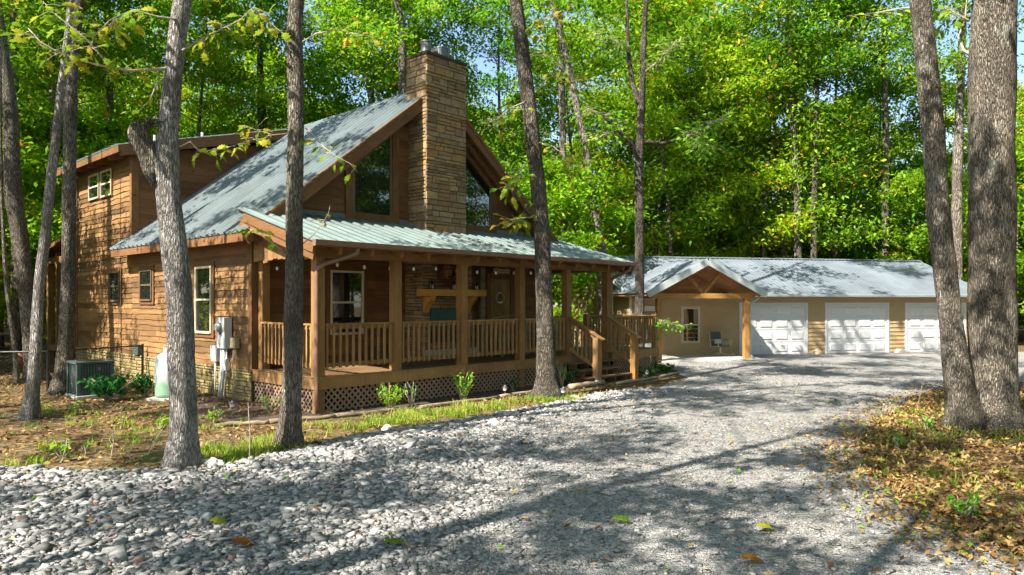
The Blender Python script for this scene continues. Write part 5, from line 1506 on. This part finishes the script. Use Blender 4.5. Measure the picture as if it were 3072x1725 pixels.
tk = empty('gas_tank', gp(508, 1197), 0, 'upright white and green gas tank half hidden behind the broken-branch tree', 'gas tank')
mb = MB(); mb.lathe([(.22, .0), (.24, .06), (.30, .08), (.31, .14), (.31, .92), (.29, 1.0), (.22, 1.07), (.10, 1.11), (.05, 1.12)], (0, 0, 0), 24); mb.build('body', 'tank_paint', tk, True)
mb = MB(); mb.lathe([(.13, 1.08), (.135, 1.22), (.125, 1.22), (.12, 1.09)], (0, 0, 0), 16); mb.build('collar', 'tank_paint', tk, True)
part('block', 'concrete', tk, (-.38, .38, -.35, .35, 0, .06)); mb = MB(); mb.tube([(0, 0, 1.1), (0, 0, 1.24)], .035, 8); mb.build('valve', 'galv', tk)

# electric meter and conduits on the left wall (house frame)
me_ = empty('electric_meter', hw(-.07, 3.75), HA, 'tall grey electric meter box on the cabin wall with conduits', 'electric meter')
WX = lambda x: x + .07
WY = lambda y: y - 3.75
part('cabinet', 'meter_grey', me_, (WX(-.24), WX(-.06), WY(3.58), WY(3.98), 1.20, 1.93))
part('cabinet_lid', 'meter_grey', me_, (WX(-.253), WX(-.238), WY(3.57), WY(3.99), 1.62, 1.935))
mb = MB(); mb.tube([(WX(-.24), WY(3.78), 1.70), (WX(-.30), WY(3.78), 1.70)], .11, 16); mb.build('meter_ring', 'galv', me_)
mb = MB(); mb.tube([(WX(-.30), WY(3.78), 1.70), (WX(-.38), WY(3.78), 1.70)], [.085, .08], 16); mb.build('meter_glass', 'white_paint', me_)
part('seal', 'black_metal', me_, (WX(-.27), WX(-.254), WY(3.75), WY(3.80), 1.53, 1.58))
for y, r_, x1 in ((3.88, .045, -.16), (3.76, .035, -.17), (3.66, .02, -.15)):
    mb = MB(); mb.tube([(WX(x1), WY(y), 1.2), (WX(x1), WY(y), .7), (WX(x1 - .06), WY(y + .02), -.05)], r_, 8); mb.build('conduit', 'pvc_grey', me_, True)
part('junction', 'meter_grey', me_, (WX(-.20), WX(-.12), WY(3.60), WY(3.70), .68, .95))
bx = empty('utility_box', hw(-.07, 4.32), HA, 'small grey utility box with its own pipe left of the meter', 'utility box')
part('box', 'meter_grey', bx, (-.10, .01, -.16, .16, .86, 1.24)); mb = MB(); mb.tube([(-.05, 0, .86), (-.05, .02, -.05)], .02, 8); mb.build('pipe', 'pvc_grey', bx, True)
bx = empty('telephone_box', hw(-.07, 3.32), HA, 'tan cable box with hanging wires right of the meter', 'utility box')
part('box', 'tan_box', bx, (-.10, .01, -.12, .13, 1.22, 1.46))
for q in (-.05, .02, .07):
    mb = MB(); mb.tube([(-.04, q, 1.22), (-.05 + random.gauss(0, .01), q + .02, .8), (-.04, q - .03, .4), (-.05, q, 0)], .011, 5); mb.build('wire', 'tan_box', bx, True)

# chain-link fence
fn = empty('chain_link_fence', gp(144, 1179), 0, 'black chain-link fence running from the cabin corner to the left', 'fence')
f0 = Vector(fn.location); fpts = [hw(-.15, 8.9) , f0, Vector((-17.5, 16.9, 0)), Vector((-23, 16.2, 0))]
for i, p in enumerate(fpts):
    mb = MB(); q = p - f0; mb.tube([q, q + Vector((0, 0, 1.1))], .035, 8); mb.build('post', 'black_metal', fn)
for p, q in zip(fpts[:-1], fpts[1:]):
    mb = MB(); mb.tube([p - f0 + Vector((0, 0, 1.05)), q - f0 + Vector((0, 0, 1.05))], .022, 6); mb.build('top_rail', 'black_metal', fn)
    mb = MB(); L = (q - p).length; d = (q - p).normalized(); n_ = int(L / .09)
    for k in range(-11, n_):
        for sg in (1, -1):
            s0 = k * .09; a0_, a1_ = s0, s0 + 1.0
            lo_, hi_ = max(a0_, 0), min(a1_, L)
            if hi_ - lo_ < .05: continue
            z0_, z1_ = (lo_ - s0), (hi_ - s0)
            if sg < 0: z0_, z1_ = 1 - z0_, 1 - z1_
            mb.tube([p - f0 + d * lo_ + Vector((0, 0, .04 + z0_)), p - f0 + d * hi_ + Vector((0, 0, .04 + z1_))], .0022, 3, False)
    kind(mb.build('wire_mesh', 'black_metal', fn), 'stuff')

# things in the woods behind the fence
pt = gp(66, 1092); mb = MB(); mb.lathe([(.16, 0), (.20, .05), (.26, .18), (.27, .28), (.24, .40), (.20, .44), (.22, .47), (.18, .47), (.17, .40)], (0, 0, 0), 18)
o = mb.build('clay_pot', 'terracotta', None, True); o.location = pt; tag(o, 'round terracotta pot on the ground behind the fence', 'pot')
tb_ = empty('garden_bench', gp(30, 1075), .4, 'weathered rough bench in the woods behind the fence', 'bench')
part('top', 'log_wood', tb_, (-.75, .75, -.22, .22, .98, 1.06)); part('leg', 'log_wood', tb_, (-.62, -.5, -.15, .15, 0, .98)); part('leg', 'log_wood', tb_, (.5, .62, -.15, .15, 0, .98))
def rock(p, sx, sy, sz, mat, label, seed, nm='rock'):
    v, f = ico(); rn = np.random.default_rng(seed)
    import bmesh
    bm = bmesh.new(); bmesh.ops.create_icosphere(bm, subdivisions=3, radius=1)
    for q in bm.verts:
        k = 1 + .35 * mnoise.fractal(q.co * 1.3 + Vector((seed, 0, 0)), 1, 2, 4)
        q.co = Vector((q.co.x * sx * k, q.co.y * sy * k, max(-.25, q.co.z) * sz * k))
    me = bpy.data.meshes.new(nm); bm.to_mesh(me); bm.free(); me.materials.append(MATS[mat])
    o = link(nm, me); o.location = (p[0], p[1], sz * .2); return tag(o, label, 'rock')
rock(gw(8.62, -.35), .21, .18, .20, 'rock', 'brown rock between the first and second garage doors', 3)
rock(gw(12.9, -.35), .28, .2, .16, 'pale_rock', 'pale flat rock between the second and third garage doors', 5)
rock(gw(4.35, -.6), .2, .15, .10, 'rock', 'low brown rock by the garage wall next to the swivel chair', 7)
for i, (x, y, sx_) in enumerate(((620, 1398, .10), (648, 1400, .12), (875, 1290, .1), (1160, 1290, .09), (1480, 1275, .1))):
    rock(gp(x, y), sx_, sx_ * .8, sx_ * .8, 'pale_rock', ['grey stone at the right foot of the broken-branch tree', 'pointed pale stone right of the broken-branch tree', 'dark stone beside the mottled tree base', 'pale stone in the grass strip', 'lone stone at the gravel edge before the dark leaning tree'][i], 20 + i)

# swivel patio chair
swc = empty('swivel_chair', gw(3.62, -.95, .06), GA + .15, 'tan swivel patio chair with dark mesh back on the slab', 'chair')
for k in range(4):
    an = k * math.pi / 2 + .5; mb = MB(); mb.tube([(0, 0, .12), (math.cos(an) * .16, math.sin(an) * .16, .10), (math.cos(an) * .34, math.sin(an) * .34, .02)], .02, 6); mb.build('leg', 'chair_tube', swc, True)
mb = MB(); mb.tube([(0, 0, .1), (0, 0, .36)], .035, 8); mb.build('pedestal', 'chair_tube', swc)
mb = MB(); mb.prism([(-.28, .42), (.22, .36), (.26, .40), (.24, .44), (-.28, .47)], 'x', -.27, .27); mb.build('seat', 'chair_sling', swc)
mb = MB(); mb.prism([(.22, .42), (.26, .42), (.36, .98), (.32, .99)], 'x', -.26, .26); mb.build('backrest', 'chair_sling', swc)
for sx_ in (-1, 1):
    mb = MB(); mb.tube([(sx_ * .29, .25, .38), (sx_ * .29, .36, 1.0)], .018, 6); mb.build('back_tube', 'chair_tube', swc)
    mb = MB(); mb.tube([(sx_ * .30, -.25, .40), (sx_ * .32, -.28, .62), (sx_ * .32, -.1, .66), (sx_ * .31, .28, .64)], .02, 6); mb.build('armrest', 'chair_tube', swc, True)
    mb = MB(); mb.tube([(sx_ * .29, -.3, .42), (sx_ * .29, .25, .38)], .018, 6); mb.build('seat_tube', 'chair_tube', swc)
part('cushion', 'white_paint', swc, (-.12, .18, .16, .24, .50, .68))

# ================================================================== PORCH THINGS
for i, (x, lab) in enumerate(((4.56, 'black lantern at the left end of the mantel'), (5.36, 'black lantern in the middle of the mantel'), (6.22, 'black lantern at the right end of the mantel'))):
    ln_ = empty('lantern', hw(x, 1.70, 2.642), HA, lab, 'lantern')
    part('base', 'black_metal', ln_, (-.065, .065, -.065, .065, 0, .02)); part('candle', 'candle', ln_, (-.03, .03, -.03, .03, .02, .11))
    for sx_ in (-1, 1):
        for sy_ in (-1, 1): part('upright', 'black_metal', ln_, (sx_ * .055 - .007, sx_ * .055 + .007, sy_ * .055 - .007, sy_ * .055 + .007, .02, .155))
    mb = MB(); mb.lathe([(.09, .155), (.085, .17), (.035, .21), (.03, .24), (.005, .25)], (0, 0, 0), 4); mb.build('roof', 'black_metal', ln_)
    mb = MB(); mb.tube([(.03 * math.cos(a), 0, .265 + .025 * math.sin(a)) for a in np.linspace(0, 6.283, 9)], .004, 4); mb.build('ring', 'black_metal', ln_)
wr = empty('autumn_wreath', hw(5.25, 1.85, 3.12), HA, 'large dark red and brown autumn wreath above the mantel', 'wreath')
mb = MB(); mb.tube([(.30 * math.cos(a), 0, .30 * math.sin(a)) for a in np.linspace(0, 6.283, 25)], .07, 7); mb.build('ring', 'wreath_dark', wr, True)
n_ = 700; an = RNG.uniform(0, 6.283, n_); rr_ = .30 + RNG.normal(0, .06, n_)
C = np.stack([rr_ * np.cos(an), -.04 + RNG.normal(0, .04, n_), rr_ * np.sin(an)], 1)
link('leaves', leaf_mesh('leaves', C, RNG.uniform(.05, .1, n_), 'wreath_red', RNG.random(n_), 1.2), wr)
sg_ = empty('door_sign', hw(8.1, 2.52, 3.26), HA, 'small wooden sign hung above the front door', 'sign')
part('plank', 'sign_wood', sg_, (-.36, .36, -.02, .01, -.07, .075))
mb = MB()
for k in range(15):
    x = -.30 + k * .042; h_ = random.choice((.035, .05, .06))
    mb.box(x, x + random.choice((.012, .022)), -.023, -.0205, -.03, -.03 + h_)
mb.build('lettering', 'black_paint', sg_)
mb = MB(); mb.tube([(-.3, .0, .07), (0, .02, .17), (.3, 0, .07)], .005, 4); mb.build('cord', 'twig', sg_)
dwz = empty('door_wreath', hw(8.08, 2.56, 2.42), HA, 'round twig wreath hanging on the front door', 'wreath')
mb = MB(); mb.tube([(.17 * math.cos(a), 0, .17 * math.sin(a)) for a in np.linspace(0, 6.283, 21)], .022, 6); mb.build('ring', 'twig', dwz, True)
mb = MB(); mb.tube([(-.07, -.01, -.12), (.0, -.02, -.15), (.09, -.01, -.1)], .03, 6); mb.build('bow', 'bulb_glass', dwz, True)
def string_lights(p, q, n_, label):
    c_ = (Vector(p) + Vector(q)) / 2; t = empty('string_lights', hw(*c_[:2], c_[2]), HA, label, 'string lights', 'bulb strings on the porch')
    pts_ = []
    for i in range(n_ * 4 + 1):
        f = i / (n_ * 4); x = Vector(p).lerp(Vector(q), f) - c_; x.z -= .05 * abs(math.sin(f * math.pi * 3)); pts_.append(x)
    mb = MB(); mb.tube(pts_, .006, 4); mb.build('wire', 'black_metal', t)
    for i in range(n_):
        x = pts_[i * 4 + 2]
        b = MB(); b.tube([x, x - Vector((0, 0, .06))], .014, 6); so = b.build('socket', 'black_metal', t)
        b = MB(); b.lathe([(.012, -.06), (.028, -.085), (.034, -.115), (.02, -.145), (.005, -.152)], x, 10); b.build('bulb', 'bulb_glass', t, True)
string_lights((.35, .30, 3.22), (10.1, .30, 3.22), 14, 'string of clear bulbs hung along the front porch beam')
string_lights((.32, .4, 3.22), (.32, 2.4, 3.22), 4, 'short string of clear bulbs across the open left end of the porch')
lp = empty('ceiling_lamp', hw(2.75, 1.6, pz(1.6) - .10), HA, 'white dome ceiling lamp under the porch roof', 'lamp')
mb = MB(); mb.lathe([(.05, .0), (.05, -.42), (.19, -.44), (.17, -.52), (.08, -.57), (.01, -.58)], (0, 0, 0), 18); mb.build('shade', 'white_paint', lp, True)
def porch_chair(p, rz, label):
    t = empty('patio_chair', p, rz, label, 'chair')
    part('seat', 'chair_teal', t, (-.26, .26, -.25, .27, .38, .42))
    for k in range(6):
        x = -.24 + k * .085
        mb = MB(); mb.beam((x + .02, .26, .40), (x + .02, .48, 1.12 - .02 * abs(k - 2.5)), .07, .02, (0, 1, 0)); mb.build('slat', 'chair_teal', t)
    for sx_ in (-1, 1):
        part('armrest', 'chair_teal', t, (sx_ * .31 - .045, sx_ * .31 + .045, -.32, .36, .60, .63)); part('leg', 'chair_teal', t, (sx_ * .30 - .03, sx_ * .30 + .03, -.26, -.2, 0, .60)); part('leg', 'chair_teal', t, (sx_ * .30 - .03, sx_ * .30 + .03, .24, .30, 0, .60))
porch_chair(hw(8.75, 1.65, .75), HA + .3, 'teal slat-back patio chair on the porch right of the front door')
porch_chair(hw(9.75, 1.3, .75), HA - .7, 'teal slat-back patio chair at the right end of the porch')
lb = empty('log_bench', hw(7.1, 1.25, .75), HA, 'rustic log bench on the porch before the front door', 'bench')
mb = MB(); mb.tube([(-.55, .22, .98), (-.45, .22, 1.10), (0, .22, 1.13), (.35, .22, 1.15), (.62, .22, 1.11)], .028, 7); mb.build('top_rail', 'log_wood', lb, True)
for x in (-.5, .55):
    mb = MB(); mb.tube([(x, .22, 0), (x, .22, 1.08)], .04, 7); mb.build('back_leg', 'log_wood', lb); mb = MB(); mb.tube([(x, -.2, 0), (x, -.2, .6)], .04, 7); mb.build('front_leg', 'log_wood', lb)
part('seat', 'log_wood', lb, (-.55, .6, -.24, .24, .42, .46))
for x in (-.3, -.1, .1, .3):
    mb = MB(); mb.tube([(x, .22, .46), (x, .22, 1.1)], .02, 6); mb.build('spindle', 'log_wood', lb)
